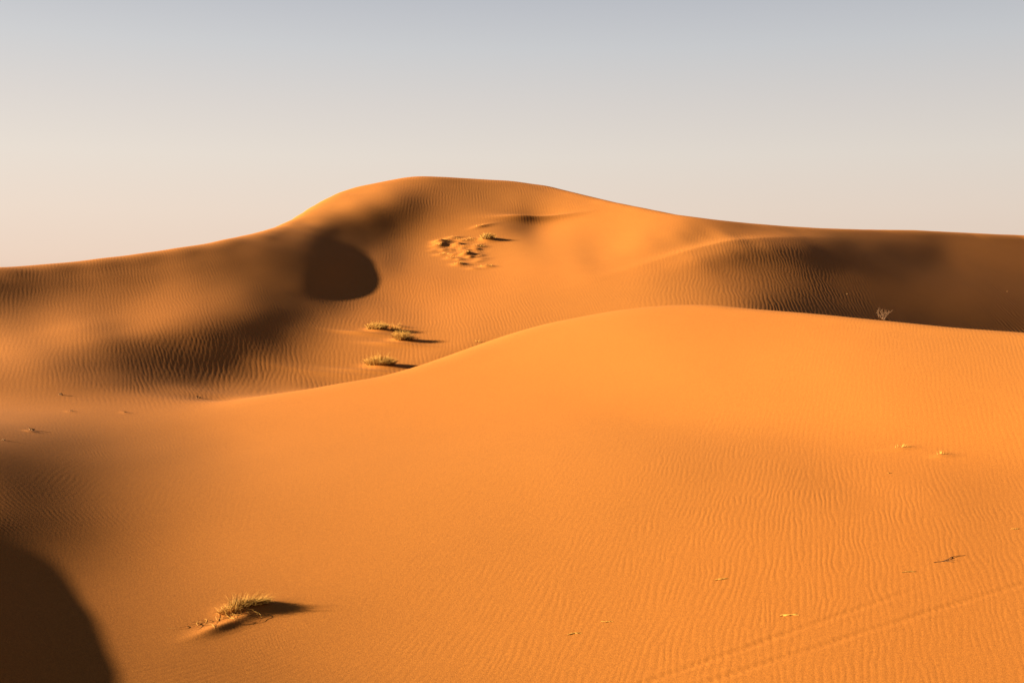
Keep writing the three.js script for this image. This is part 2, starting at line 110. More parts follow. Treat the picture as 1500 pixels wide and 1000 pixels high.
[-693,-1068,-1450,-1857,-2289,-2723,-3150,-3568,-3969,-4355,-4736,-5068,-5291,-5329,-5132,-4989,-4820,-4667,-4532,-4402,-4273,-4169,-4093,-4030,-3963,-3878,-3768,-3642,-3508,-3364,-3210,-3049,-2878,-2702,-2569,-2348,-2278,-2380,-2426,-2688,-3210,-3590,-3599,-3383,-3142,-2937,-2735,-2523,-2312,-2100,-1889,-1676,-1460,-1242,-1023,-804,-584,-365,-146,73,293,516,744,980,1225,1476,1727,1974,2223,2492,2791,3117,3453,3786,4123,4468,4816,5160,5503,5842,6182,6511,6832,7171,7433,7540,7561,7509,7378,7186,6966,6740,6521,6314,6108,5888,5624,5280,4872,4422,3943,3443,2927,2398,1859,1313,761,205,-354,-915,-1475,-2030,-2574],
[-672,-1057,-1450,-1864,-2298,-2738,-3176,-3608,-4027,-4429,-4808,-5128,-5332,-5346,-5128,-4979,-4814,-4652,-4507,-4369,-4236,-4125,-4043,-3975,-3902,-3808,-3691,-3552,-3407,-3251,-3089,-2914,-2742,-2563,-2394,-2242,-2066,-2047,-2218,-2345,-2740,-3184,-3403,-3346,-3165,-2966,-2749,-2529,-2311,-2093,-1875,-1657,-1436,-1212,-988,-765,-544,-324,-107,108,320,532,745,960,1177,1395,1611,1826,2047,2274,2523,2804,3127,3485,3858,4240,4618,4979,5333,5678,6019,6338,6671,6986,7234,7341,7390,7349,7220,7034,6819,6589,6364,6155,5952,5739,5479,5134,4725,4274,3795,3297,2784,2260,1726,1186,640,90,-462,-1014,-1565,-2111,-2650],
[-719,-1111,-1512,-1928,-2360,-2801,-3243,-3680,-4104,-4507,-4872,-5165,-5337,-5333,-5115,-4951,-4793,-4635,-4496,-4358,-4211,-4091,-4010,-3938,-3858,-3756,-3615,-3455,-3297,-3131,-2961,-2785,-2603,-2427,-2251,-2093,-1916,-1859,-1905,-2038,-2356,-2785,-3113,-3199,-3109,-2945,-2742,-2524,-2299,-2077,-1855,-1631,-1404,-1176,-949,-726,-506,-288,-73,139,350,564,782,1003,1228,1453,1675,1893,2110,2330,2560,2810,3097,3431,3793,4164,4533,4885,5227,5562,5885,6216,6482,6819,7130,7213,7189,7113,6969,6770,6557,6334,6096,5874,5669,5462,5214,4877,4478,4040,3574,3089,2588,2076,1554,1026,492,-46,-585,-1125,-1662,-2195,-2724],
[-817,-1212,-1615,-2030,-2457,-2893,-3332,-3765,-4184,-4576,-4922,-5188,-5335,-5320,-5105,-4921,-4761,-4602,-4464,-4344,-4223,-4097,-3998,-3917,-3814,-3676,-3511,-3338,-3171,-3002,-2830,-2653,-2472,-2292,-2113,-1955,-1784,-1656,-1711,-1825,-2070,-2462,-2824,-3002,-2998,-2887,-2716,-2512,-2283,-2058,-1832,-1602,-1366,-1126,-887,-655,-431,-212,3,215,423,632,845,1066,1294,1527,1761,1994,2226,2458,2695,2946,3223,3536,3874,4219,4568,4893,5208,5528,5830,6115,6426,6715,6842,6896,6835,6718,6555,6349,6129,5910,5677,5455,5250,5047,4812,4502,4133,3724,3284,2822,2342,1849,1346,835,318,-203,-726,-1249,-1769,-2287,-2802],
[-950,-1343,-1743,-2152,-2572,-2998,-3426,-3848,-4254,-4630,-4957,-5205,-5340,-5324,-5116,-4907,-4739,-4590,-4457,-4328,-4200,-4087,-3985,-3875,-3740,-3582,-3400,-3222,-3049,-2881,-2712,-2540,-2364,-2188,-2014,-1852,-1685,-1534,-1576,-1688,-1921,-2273,-2620,-2833,-2883,-2815,-2671,-2478,-2254,-2026,-1805,-1575,-1341,-1102,-863,-635,-419,-212,-9,192,401,614,833,1059,1295,1538,1782,2027,2273,2523,2780,3046,3329,3633,3953,4275,4602,4923,5217,5521,5818,6144,6372,6466,6480,6457,6349,6189,6005,5795,5569,5349,5131,4922,4724,4528,4312,4040,3712,3341,2936,2504,2052,1585,1105,616,120,-381,-884,-1388,-1890,-2390,-2888],
[-1105,-1492,-1884,-2284,-2691,-3104,-3516,-3921,-4308,-4664,-4971,-5207,-5342,-5341,-5133,-4913,-4724,-4567,-4437,-4335,-4233,-4096,-3975,-3837,-3655,-3468,-3286,-3118,-2952,-2786,-2618,-2449,-2276,-2102,-1931,-1766,-1609,-1454,-1494,-1636,-1873,-2202,-2517,-2729,-2801,-2760,-2633,-2449,-2229,-1996,-1775,-1550,-1314,-1073,-828,-589,-367,-153,66,280,486,690,901,1121,1353,1595,1843,2093,2346,2603,2867,3138,3422,3723,4027,4329,4646,4953,5205,5539,5836,5997,6043,6038,6003,5908,5747,5555,5357,5147,4926,4711,4508,4320,4144,3968,3772,3532,3244,2913,2545,2148,1728,1289,836,372,-100,-578,-1059,-1541,-2023,-2504,-2983],
[-1272,-1648,-2029,-2415,-2807,-3202,-3594,-3976,-4340,-4671,-4956,-5175,-5307,-5321,-5150,-4926,-4741,-4581,-4436,-4294,-4181,-4076,-3930,-3749,-3557,-3371,-3183,-3006,-2841,-2681,-2521,-2362,-2193,-2031,-1850,-1713,-1506,-1430,-1607,-1723,-1948,-2255,-2527,-2711,-2781,-2747,-2628,-2447,-2226,-1989,-1769,-1542,-1306,-1061,-806,-547,-296,-77,128,345,584,825,1058,1286,1512,1739,1971,2208,2452,2702,2964,3233,3509,3802,4113,4397,4698,5004,5357,5539,5604,5634,5599,5525,5410,5243,5047,4845,4645,4441,4233,4035,3855,3695,3547,3394,3219,3007,2753,2458,2127,1765,1378,971,547,110,-336,-790,-1248,-1708,-2169,-2629,-3089],
[-1441,-1804,-2170,-2540,-2913,-3287,-3655,-4012,-4347,-4650,-4906,-5099,-5209,-5211,-5084,-4896,-4721,-4582,-4466,-4341,-4186,-4042,-3873,-3645,-3445,-3248,-3063,-2893,-2733,-2575,-2421,-2262,-2112,-1931,-1804,-1578,-1551,-1666,-1787,-1942,-2169,-2445,-2659,-2794,-2837,-2792,-2671,-2491,-2271,-2035,-1812,-1588,-1355,-1113,-854,-581,-298,-39,180,394,627,888,1156,1413,1663,1909,2147,2377,2612,2852,3104,3362,3629,3918,4199,4471,4804,5082,5147,5133,5158,5133,5035,4897,4720,4514,4312,4119,3927,3732,3539,3365,3216,3085,2960,2826,2671,2483,2258,1995,1697,1369,1014,637,243,-166,-586,-1014,-1448,-1885,-2325,-2764,-3204],
[-1606,-1953,-2302,-2654,-3006,-3356,-3699,-4027,-4333,-4605,-4831,-4996,-5085,-5082,-4986,-4834,-4669,-4516,-4400,-4329,-4206,-4020,-3799,-3582,-3365,-3175,-2990,-2809,-2639,-2480,-2323,-2177,-2005,-1878,-1657,-1610,-1746,-1880,-2029,-2235,-2477,-2719,-2874,-2951,-2958,-2896,-2769,-2587,-2365,-2123,-1894,-1667,-1430,-1186,-931,-658,-359,-34,249,452,650,875,1134,1410,1679,1943,2208,2470,2725,2977,3228,3493,3731,4012,4311,4636,4769,4772,4768,4738,4686,4573,4410,4220,4012,3801,3606,3424,3243,3061,2889,2743,2619,2508,2399,2279,2140,1972,1771,1535,1267,969,644,297,-69,-450,-844,-1247,-1657,-2071,-2488,-2907,-3326],
[-1763,-2093,-2423,-2754,-3084,-3409,-3725,-4025,-4301,-4543,-4740,-4881,-4954,-4952,-4879,-4758,-4619,-4485,-4378,-4294,-4172,-3977,-3728,-3506,-3305,-3111,-2931,-2756,-2586,-2415,-2258,-2086,-1966,-1733,-1690,-1806,-1948,-2071,-2265,-2508,-2756,-2966,-3087,-3134,-3120,-3046,-2917,-2740,-2524,-2285,-2040,-1804,-1570,-1324,-1065,-789,-492,-162,213,543,750,921,1129,1384,1693,2005,2288,2545,2795,3049,3307,3556,3824,4105,4314,4383,4356,4358,4339,4259,4120,3943,3750,3540,3327,3127,2948,2781,2615,2454,2306,2180,2071,1972,1872,1763,1636,1483,1301,1089,846,574,277,-43,-382,-737,-1105,-1483,-1869,-2261,-2657,-3055,-3454],
[-1910,-2220,-2530,-2840,-3147,-3447,-3736,-4008,-4256,-4470,-4642,-4762,-4825,-4826,-4771,-4675,-4558,-4440,-4331,-4224,-4086,-3892,-3657,-3429,-3230,-3056,-2882,-2710,-2538,-2377,-2197,-2066,-1843,-1793,-1950,-2061,-2173,-2328,-2551,-2790,-3010,-3187,-3291,-3327,-3305,-3229,-3106,-2941,-2741,-2513,-2265,-2011,-1756,-1513,-1262,-998,-711,-406,-63,339,718,967,1140,1324,1542,1830,2165,2503,2806,3087,3355,3610,3883,3962,4036,4025,3971,3927,3838,3677,3482,3286,3091,2886,2682,2499,2341,2196,2051,1912,1784,1672,1573,1481,1387,1284,1165,1024,857,663,441,192,-81,-376,-690,-1020,-1364,-1719,-2083,-2453,-2827,-3205,-3584],
[-2043,-2333,-2623,-2912,-3195,-3471,-3735,-3980,-4201,-4390,-4541,-4645,-4700,-4704,-4661,-4584,-4484,-4375,-4262,-4139,-3989,-3801,-3584,-3366,-3163,-2984,-2829,-2668,-2508,-2336,-2179,-1982,-1896,-2030,-2161,-2264,-2421,-2628,-2867,-3086,-3269,-3411,-3498,-3527,-3505,-3436,-3326,-3179,-3004,-2805,-2588,-2333,-2040,-1767,-1500,-1232,-953,-651,-324,34,445,876,1179,1374,1566,1772,2011,2310,2630,2952,3263,3571,3742,3655,3690,3680,3603,3500,3337,3111,2886,2693,2502,2302,2104,1934,1797,1673,1551,1432,1320,1219,1126,1037,945,846,731,598,443,263,58,-171,-423,-696,-988,-1295,-1617,-1950,-2292,-2642,-2996,-3354,-3713],
[-2163,-2434,-2703,-2970,-3231,-3484,-3723,-3944,-4141,-4308,-4440,-4532,-4581,-4586,-4552,-4487,-4399,-4295,-4180,-4049,-3895,-3714,-3513,-3307,-3110,-2929,-2765,-2609,-2463,-2309,-2152,-1958,-2106,-2257,-2358,-2487,-2692,-2927,-3158,-3356,-3513,-3631,-3705,-3732,-3714,-3656,-3562,-3436,-3284,-3110,-2911,-2676,-2397,-2094,-1802,-1516,-1227,-928,-610,-266,107,510,946,1318,1551,1784,2020,2273,2546,2807,3102,3404,3568,3534,3521,3465,3351,3189,2964,2694,2452,2248,2045,1835,1631,1466,1343,1233,1126,1020,918,823,732,642,550,451,339,210,62,-107,-298,-511,-746,-999,-1271,-1559,-1860,-2173,-2495,-2825,-3160,-3499,-3840],
[-2269,-2520,-2770,-3016,-3256,-3486,-3703,-3902,-4078,-4226,-4343,-4423,-4467,-4473,-4445,-4388,-4307,-4208,-4094,-3961,-3809,-3636,-3448,-3255,-3067,-2889,-2724,-2568,-2418,-2265,-2074,-2083,-2218,-2371,-2525,-2720,-2965,-3207,-3416,-3592,-3733,-3839,-3906,-3935,-3925,-3880,-3803,-3698,-3568,-3414,-3235,-3023,-2771,-2465,-2151,-1844,-1538,-1230,-910,-575,-213,174,588,1016,1353,1595,1799,2020,2297,2584,2871,3204,3431,3474,3454,3366,3225,3029,2768,2476,2213,1978,1748,1520,1306,1135,1006,893,786,683,582,486,392,299,203,101,-12,-138,-282,-443,-624,-825,-1044,-1282,-1536,-1806,-2089,-2383,-2687,-2998,-3316,-3637,-3960],
[-2363,-2595,-2825,-3052,-3271,-3481,-3677,-3856,-4014,-4146,-4249,-4320,-4358,-4364,-4340,-4289,-4214,-4120,-4008,-3879,-3732,-3569,-3394,-3214,-3036,-2866,-2704,-2551,-2405,-2265,-2148,-2183,-2312,-2474,-2672,-2916,-3188,-3433,-3630,-3794,-3928,-4029,-4097,-4131,-4132,-4102,-4042,-3956,-3845,-3710,-3548,-3354,-3121,-2841,-2528,-2212,-1893,-1568,-1239,-900,-544,-168,230,651,1081,1434,1708,1916,2115,2362,2620,2920,3215,3390,3408,3331,3201,3000,2731,2431,2140,1866,1604,1354,1126,939,787,656,536,423,314,210,109,8,-94,-202,-318,-446,-587,-744,-918,-1108,-1316,-1540,-1780,-2034,-2300,-2578,-2865,-3160,-3460,-3765,-4071],
[-2444,-2658,-2870,-3078,-3279,-3470,-3648,-3809,-3950,-4067,-4159,-4222,-4256,-4262,-4240,-4193,-4123,-4034,-3928,-3804,-3665,-3513,-3351,-3185,-3020,-2861,-2710,-2570,-2443,-2338,-2279,-2321,-2442,-2611,-2825,-3079,-3347,-3591,-3793,-3960,-4096,-4201,-4275,-4318,-4331,-4315,-4273,-4205,-4112,-3994,-3848,-3670,-3454,-3196,-2903,-2585,-2263,-1935,-1597,-1251,-892,-518,-125,277,690,1090,1449,1727,1976,2185,2420,2676,2956,3228,3323,3300,3218,3045,2794,2496,2182,1876,1586,1312,1065,852,670,511,369,237,114,-4,-118,-230,-343,-459,-581,-712,-853,-1008,-1177,-1360,-1559,-1772,-1999,-2239,-2492,-2754,-3026,-3306,-3591,-3880,-4171],
[-2514,-2711,-2907,-3097,-3281,-3454,-3615,-3760,-3887,-3992,-4074,-4130,-4160,-4165,-4145,-4102,-4038,-3954,-3854,-3738,-3609,-3468,-3321,-3169,-3020,-2876,-2742,-2621,-2520,-2450,-2429,-2482,-2600,-2770,-2983,-3227,-3480,-3719,-3926,-4099,-4242,-4355,-4438,-4493,-4519,-4519,-4493,-4442,-4366,-4264,-4134,-3973,-3777,-3543,-3274,-2964,-2635,-2306,-1967,-1619,-1262,-892,-506,-103,309,712,1096,1449,1750,2012,2242,2471,2718,3030,3247,3286,3253,3123,2908,2622,2299,1974,1660,1362,1091,848,634,446,277,121,-23,-160,-290,-417,-542,-669,-799,-935,-1079,-1234,-1400,-1579,-1771,-1975,-2192,-2421,-2660,-2910,-3168,-3434,-3705,-3980,-4257],
[-2574,-2756,-2935,-3110,-3277,-3435,-3581,-3712,-3826,-3921,-3994,-4044,-4071,-4075,-4057,-4017,-3958,-3882,-3789,-3682,-3564,-3436,-3303,-3168,-3035,-2909,-2794,-2696,-2622,-2581,-2587,-2650,-2769,-2936,-3140,-3370,-3609,-3838,-4045,-4223,-4373,-4495,-4589,-4656,-4696,-4711,-4701,-4666,-4607,-4521,-4407,-4263,-4086,-3873,-3624,-3335,-3014,-2677,-2338,-1988,-1630,-1264,-889,-502,-101,306,703,1083,1433,1754,2011,2281,2510,2757,3045,3211,3257,3194,3031,2780,2470,2139,1803,1478,1178,907,665,448,249,67,-102,-260,-410,-553,-694,-832,-972,-1116,-1265,-1422,-1588,-1764,-1950,-2148,-2356,-2576,-2805,-3043,-3289,-3542,-3801,-4063,-4327],
[-2626,-2793,-2957,-3117,-3270,-3414,-3547,-3666,-3769,-3854,-3920,-3965,-3989,-3993,-3976,-3941,-3887,-3817,-3733,-3636,-3529,-3415,-3297,-3179,-3064,-2957,-2863,-2788,-2737,-2721,-2746,-2818,-2938,-3100,-3294,-3511,-3736,-3955,-4158,-4338,-4494,-4624,-4728,-4807,-4861,-4891,-4896,-4877,-4834,-4764,-4667,-4540,-4381,-4188,-3959,-3693,-3390,-3053,-2710,-2359,-1999,-1631,-1254,-874,-490,-100,289,671,1036,1391,1711,2011,2262,2518,2767,3029,3182,3217,3124,2930,2661,2341,1988,1640,1317,1021,753,507,278,68,-126,-308,-479,-642,-799,-952,-1103,-1255,-1411,-1571,-1738,-1913,-2097,-2289,-2491,-2703,-2923,-3151,-3387,-3629,-3876,-4127,-4379],
[-2670,-2824,-2974,-3121,-3261,-3393,-3513,-3621,-3714,-3792,-3851,-3892,-3915,-3918,-3904,-3872,-3824,-3761,-3686,-3600,-3505,-3405,-3302,-3200,-3103,-3016,-2942,-2888,-2859,-2862,-2901,-2982,-3102,-3259,-3444,-3648,-3860,-4070,-4268,-4448,-4608,-4745,-4859,-4949,-5016,-5059,-5079,-5075,-5047,-4993,-4912,-4802,-4661,-4488,-4279,-4034,-3751,-3430,-3082,-2733,-2371,-2002,-1626,-1243,-857,-476,-98,277,644,1004,1352,1692,1996,2278,2526,2805,3056,3183,3172,3049,2845,2557,2204,1840,1499,1182,887,612,354,118,-102,-308,-501,-684,-859,-1027,-1191,-1354,-1517,-1682,-1852,-2027,-2209,-2399,-2596,-2801,-3014,-3234,-3460,-3693,-3930,-4170,-4412],
[-2708,-2849,-2988,-3122,-3250,-3371,-3481,-3579,-3664,-3734,-3789,-3826,-3847,-3852,-3839,-3811,-3769,-3714,-3648,-3572,-3490,-3403,-3316,-3231,-3151,-3082,-3028,-2993,-2982,-3000,-3052,-3138,-3259,-3410,-3586,-3779,-3981,-4182,-4375,-4555,-4717,-4859,-4981,-5081,-5160,-5216,-5249,-5260,-5246,-5208,-5143,-5051,-4928,-4773,-4585,-4361,-4099,-3800,-3463,-3105,-2745,-2375,-1999,-1618,-1235,-852,-476,-106,257,616,969,1317,1658,1980,2276,2542,2835,3079,3173,3126,3003,2775,2450,2084,1726,1382,1057,754,472,212,-32,-262,-479,-683,-876,-1061,-1238,-1412,-1583,-1755,-1929,-2106,-2288,-2476,-2670,-2870,-3077,-3290,-3508,-3732,-3960,-4191,-4423],
[-2741,-2870,-2998,-3121,-3239,-3349,-3450,-3540,-3618,-3682,-3732,-3767,-3787,-3792,-3783,-3759,-3723,-3675,-3618,-3553,-3483,-3410,-3337,-3268,-3205,-3153,-3116,-3098,-3102,-3134,-3194,-3285,-3406,-3553,-3721,-3906,-4098,-4291,-4479,-4657,-4821,-4967,-5096,-5205,-5294,-5361,-5408,-5432,-5433,-5409,-5360,-5284,-5179,-5044,-4875,-4673,-4435,-4160,-3846,-3486,-3117,-2747,-2370,-1990,-1608,-1228,-854,-484,-122,235,588,935,1278,1616,1952,2263,2549,2849,3088,3158,3114,2959,2697,2362,1994,1620,1264,935,632,350,82,-174,-414,-640,-852,-1053,-1245,-1430,-1611,-1790,-1969,-2149,-2333,-2520,-2712,-2909,-3111,-3318,-3530,-3746,-3966,-4189,-4412],
[-2770,-2889,-3006,-3120,-3228,-3329,-3422,-3504,-3576,-3635,-3682,-3715,-3734,-3741,-3734,-3715,-3684,-3644,-3596,-3541,-3483,-3423,-3364,-3309,-3262,-3226,-3204,-3200,-3218,-3260,-3328,-3422,-3543,-3686,-3849,-4025,-4209,-4396,-4579,-4755,-4919,-5069,-5203,-5320,-5418,-5496,-5554,-5591,-5606,-5597,-5563,-5503,-5416,-5299,-5150,-4969,-4753,-4500,-4206,-3868,-3496,-3120,-2739,-2357,-1977,-1600,-1228,-860,-499,-144,209,559,906,1246,1580,1913,2247,2541,2850,3119,3172,3087,2907,2636,2287,1893,1510,1159,836,532,237,-45,-310,-557,-788,-1006,-1212,-1410,-1601,-1788,-1973,-2158,-2344,-2532,-2723,-2918,-3116,-3319,-3525,-3735,-3948,-4163,-4379],
[-2795,-2905,-3013,-3117,-3217,-3310,-3396,-3472,-3538,-3594,-3637,-3669,-3689,-3696,-3692,-3677,-3653,-3620,-3581,-3536,-3489,-3441,-3395,-3354,-3320,-3298,-3290,-3299,-3328,-3378,-3452,-3549,-3669,-3810,-3967,-4137,-4315,-4496,-4675,-4848,-5013,-5165,-5304,-5427,-5533,-5620,-5689,-5738,-5765,-5770,-5751,-5707,-5636,-5537,-5408,-5247,-5053,-4821,-4550,-4235,-3874,-3489,-3108,-2723,-2340,-1963,-1594,-1231,-873,-518,-167,181,529,878,1228,1567,1900,2236,2541,2871,3153,3172,3065,2876,2590,2207,1801,1426,1080,750,429,121,-166,-433,-684,-918,-1140,-1351,-1553,-1749,-1941,-2131,-2321,-2511,-2703,-2896,-3093,-3292,-3494,-3698,-3905,-4113,-4322],
[-2817,-2919,-3019,-3115,-3208,-3294,-3373,-3444,-3506,-3557,-3599,-3629,-3649,-3658,-3658,-3647,-3629,-3603,-3571,-3536,-3499,-3462,-3428,-3400,-3379,-3369,-3373,-3392,-3430,-3488,-3566,-3666,-3786,-3923,-4076,-4241,-4413,-4589,-4764,-4936,-5100,-5254,-5397,-5525,-5638,-5734,-5813,-5872,-5912,-5930,-5925,-5896,-5841,-5759,-5648,-5507,-5333,-5123,-4875,-4584,-4246,-3866,-3473,-3086,-2700,-2322,-1950,-1588,-1236,-889,-542,-195,153,499,849,1204,1558,1903,2235,2547,2880,3191,3182,3051,2867,2548,2145,1745,1368,1008,659,328,19,-269,-539,-791,-1029,-1254,-1468,-1674,-1875,-2071,-2265,-2459,-2652,-2846,-3041,-3238,-3436,-3636,-3837,-4039,-4242],
[-2838,-2932,-3024,-3114,-3200,-3280,-3354,-3420,-3477,-3526,-3566,-3596,-3616,-3627,-3629,-3623,-3610,-3591,-3567,-3541,-3513,-3487,-3463,-3446,-3436,-3437,-3451,-3480,-3525,-3589,-3671,-3772,-3891,-4026,-4176,-4336,-4503,-4675,-4847,-5016,-5180,-5336,-5481,-5615,-5734,-5838,-5925,-5995,-6045,-6075,-6083,-6068,-6029,-5963,-5870,-5747,-5593,-5405,-5181,-4916,-4608,-4249,-3847,-3449,-3058,-2675,-2304,-1942,-1588,-1243,-904,-566,-224,123,472,821,1178,1539,1899,2244,2560,2896,3212,3195,3094,2874,2520,2116,1710,1317,939,582,250,-60,-352,-624,-880,-1119,-1347,-1564,-1773,-1978,-2178,-2376,-2572,-2767,-2962,-3157,-3353,-3548,-3745,-3941,-4139],
[-2857,-2944,-3031,-3114,-3194,-3268,-3337,-3399,-3454,-3500,-3538,-3568,-3589,-3602,-3607,-3605,-3597,-3584,-3568,-3549,-3530,-3513,-3499,-3491,-3491,-3501,-3524,-3560,-3612,-3680,-3765,-3868,-3986,-4119,-4265,-4421,-4585,-4753,-4922,-5090,-5253,-5410,-5558,-5695,-5820,-5931,-6026,-6105,-6166,-6207,-6227,-6226,-6200,-6150,-6073,-5968,-5833,-5665,-5462,-5222,-4941,-4612,-4232,-3823,-3424,-3032,-2652,-2289,-1937,-1594,-1255,-921,-588,-251,95,447,803,1162,1524,1889,2251,2572,2911,3218,3272,3151,2877,2515,2102,1678,1271,889,531,194,-122,-417,-692,-948,-1189,-1419,-1639,-1852,-2060,-2263,-2464,-2661,-2857,-3051,-3245,-3437,-3629,-3820,-4012],
[-2875,-2957,-3037,-3115,-3190,-3260,-3324,-3383,-3435,-3479,-3516,-3546,-3568,-3582,-3590,-3592,-3589,-3582,-3572,-3560,-3549,-3540,-3534,-3535,-3543,-3561,-3591,-3633,-3690,-3762,-3850,-3953,-4070,-4202,-4345,-4498,-4658,-4823,-4989,-5156,-5319,-5476,-5626,-5767,-5897,-6014,-6116,-6203,-6273,-6325,-6357,-6367,-6355,-6319,-6257,-6168,-6050,-5902,-5719,-5502,-5245,-4945,-4598,-4206,-3796,-3400,-3011,-2637,-2280,-1935,-1600,-1269,-939,-609,-274,68,423,787,1156,1523,1889,2264,2576,2961,3189,3293,3153,2889,2518,2084,1653,1246,861,495,149,-171,-466,-740,-997,-1240,-1472,-1696,-1912,-2123,-2329,-2530,-2728,-2922,-3113,-3302,-3490,-3677,-3863],
[-2893,-2970,-3045,-3118,-3188,-3254,-3315,-3370,-3420,-3463,-3499,-3529,-3551,-3568,-3579,-3584,-3585,-3583,-3579,-3573,-3569,-3567,-3569,-3577,-3592,-3617,-3652,-3700,-3760,-3835,-3924,-4028,-4144,-4274,-4415,-4564,-4722,-4883,-5048,-5213,-5375,-5534,-5686,-5830,-5964,-6086,-6195,-6290,-6368,-6429,-6471,-6493,-6494,-6470,-6423,-6349,-6247,-6115,-5951,-5754,-5520,-5246,-4931,-4573,-4175,-3769,-3376,-2995,-2629,-2278,-1939,-1607,-1280,-953,-625,-292,49,403,772,1149,1526,1900,2266,2597,2984,3264,3295,3175,2905,2518,2081,1649,1236,839,461,113,-204,-497,-771,-1029,-1275,-1511,-1738,-1957,-2169,-2375,-2575,-2770,-2960,-3146,-3330,-3511,-3692],
[-2912,-2983,-3054,-3123,-3188,-3251,-3309,-3361,-3409,-3451,-3486,-3516,-3540,-3558,-3571,-3580,-3585,-3587,-3588,-3588,-3590,-3594,-3602,-3616,-3637,-3667,-3707,-3758,-3822,-3899,-3989,-4092,-4208,-4336,-4474,-4621,-4776,-4935,-5098,-5261,-5423,-5582,-5736,-5883,-6021,-6148,-6263,-6365,-6451,-6521,-6572,-6605,-6616,-6605,-6570,-6510,-6422,-6306,-6159,-5980,-5766,-5517,-5230,-4905,-4543,-4146,-3743,-3356,-2984,-2627,-2282,-1946,-1615,-1288,-961,-632,-299,42,394,763,1144,1528,1919,2273,2653,3042,3295,3333,3198,2915,2521,2084,1648,1223,815,438,95,-220,-513,-789,-1050,-1300,-1539,-1768,-1988,-2199,-2402,-2598,-2787,-2970,-3149,-3326,-3501],
[-2930,-2997,-3064,-3129,-3191,-3250,-3306,-3356,-3402,-3443,-3478,-3508,-3533,-3553,-3568,-3580,-3588,-3594,-3600,-3605,-3611,-3620,-3633,-3652,-3678,-3712,-3756,-3810,-3876,-3954,-4044,-4147,-4262,-4388,-4523,-4668,-4820,-4977,-5138,-5300,-5462,-5622,-5777,-5926,-6068,-6199,-6320,-6428,-6522,-6599,-6660,-6702,-6723,-6723,-6700,-6652,-6578,-6476,-6344,-6181,-5986,-5757,-5493,-5195,-4861,-4496,-4110,-3720,-3343,-2979,-2628,-2288,-1954,-1624,-1294,-963,-631,-294,50,402,767,1146,1539,1924,2304,2697,3082,3320,3356,3206,2909,2518,2081,1637,1205,801,429,88,-227,-522,-801,-1066,-1318,-1559,-1787,-2005,-2212,-2409,-2596,-2777,-2951,-3121,-3290],
[-2949,-3013,-3076,-3138,-3197,-3253,-3306,-3355,-3399,-3439,-3474,-3504,-3530,-3551,-3569,-3583,-3594,-3604,-3613,-3622,-3632,-3646,-3663,-3685,-3715,-3752,-3798,-3854,-3922,-4000,-4090,-4192,-4305,-4429,-4563,-4705,-4855,-5010,-5169,-5330,-5492,-5652,-5809,-5960,-6105,-6241,-6367,-6480,-6581,-6666,-6734,-6785,-6816,-6826,-6813,-6777,-6715,-6625,-6508,-6360,-6181,-5970,-5725,-5448,-5138,-4798,-4438,-4067,-3698,-3334,-2979,-2634,-2296,-1963,-1632,-1298,-961,-621,-278,71,428,791,1165,1555,1947,2341,2750,3138,3369,3355,3182,2893,2501,2057,1612,1188,790,422,83,-234,-532,-813,-1080,-1333,-1572,-1796,-2007,-2205,-2391,-2567,-2736,-2900,-3061],
[-2968,-3029,-3089,-3148,-3205,-3258,-3309,-3356,-3400,-3439,-3474,-3504,-3531,-3553,-3573,-3589,-3603,-3615,-3627,-3639,-3653,-3670,-3690,-3715,-3747,-3787,-3834,-3892,-3959,-4038,-4127,-4228,-4339,-4461,-4592,-4732,-4880,-5033,-5191,-5351,-5513,-5673,-5831,-5985,-6133,-6273,-6403,-6522,-6629,-6721,-6797,-6856,-6895,-6914,-6912,-6886,-6835,-6757,-6652,-6518,-6354,-6159,-5932,-5674,-5385,-5069,-4732,-4383,-4029,-3675,-3326,-2982,-2642,-2305,-1970,-1636,-1299,-956,-607,-254,103,467,834,1208,1588,1988,2374,2802,3201,3357,3315,3152,2857,2453,2014,1582,1164,771,407,69,-248,-547,-830,-1096,-1345,-1577,-1791,-1990,-2173,-2345,-2507,-2662,-2815],
[-2989,-3047,-3104,-3160,-3215,-3267,-3316,-3361,-3404,-3442,-3477,-3508,-3535,-3559,-3579,-3597,-3614,-3628,-3643,-3657,-3674,-3692,-3715,-3742,-3776,-3816,-3865,-3922,-3990,-4067,-4155,-4254,-4363,-4483,-4612,-4750,-4895,-5046,-5203,-5362,-5524,-5685,-5845,-6001,-6151,-6295,-6430,-6554,-6666,-6765,-6848,-6914,-6962,-6990,-6997,-6980,-6940,-6874,-6780,-6659,-6509,-6328,-6118,-5878,-5609,-5315,-5000,-4671,-4335,-3995,-3656,-3319,-2983,-2648,-2312,-1975,-1636,-1293,-945,-588,-225,142,513,888,1267,1649,2045,2427,2863,3256,3346,3280,3104,2789,2388,1959,1531,1120,735,379,44,-272,-571,-852,-1111,-1350,-1568,-1766,-1946,-2112,-2265,-2411,-2553],
[-3010,-3066,-3121,-3175,-3227,-3277,-3325,-3369,-3411,-3449,-3483,-3515,-3542,-3567,-3589,-3609,-3626,-3643,-3659,-3676,-3693,-3714,-3738,-3766,-3800,-3841,-3889,-3946,-4012,-4088,-4175,-4271,-4378,-4495,-4622,-4757,-4900,-5050,-5205,-5365,-5526,-5688,-5849,-6007,-6161,-6308,-6447,-6577,-6694,-6799,-6889,-6962,-7018,-7054,-7069,-7062,-7032,-6976,-6894,-6785,-6647,-6481,-6287,-6064,-5814,-5540,-5247,-4938,-4619,-4295,-3968,-3640,-3311,-2982,-2652,-2317,-1976,-1630,-1279,-924,-560,-189,188,565,948,1333,1722,2115,2505,2931,3295,3335,3252,3039,2705,2301,1875,1456,1059,689,339,5,-311,-605,-875,-1121,-1341,-1538,-1713,-1870,-2014,-2148,-2277],
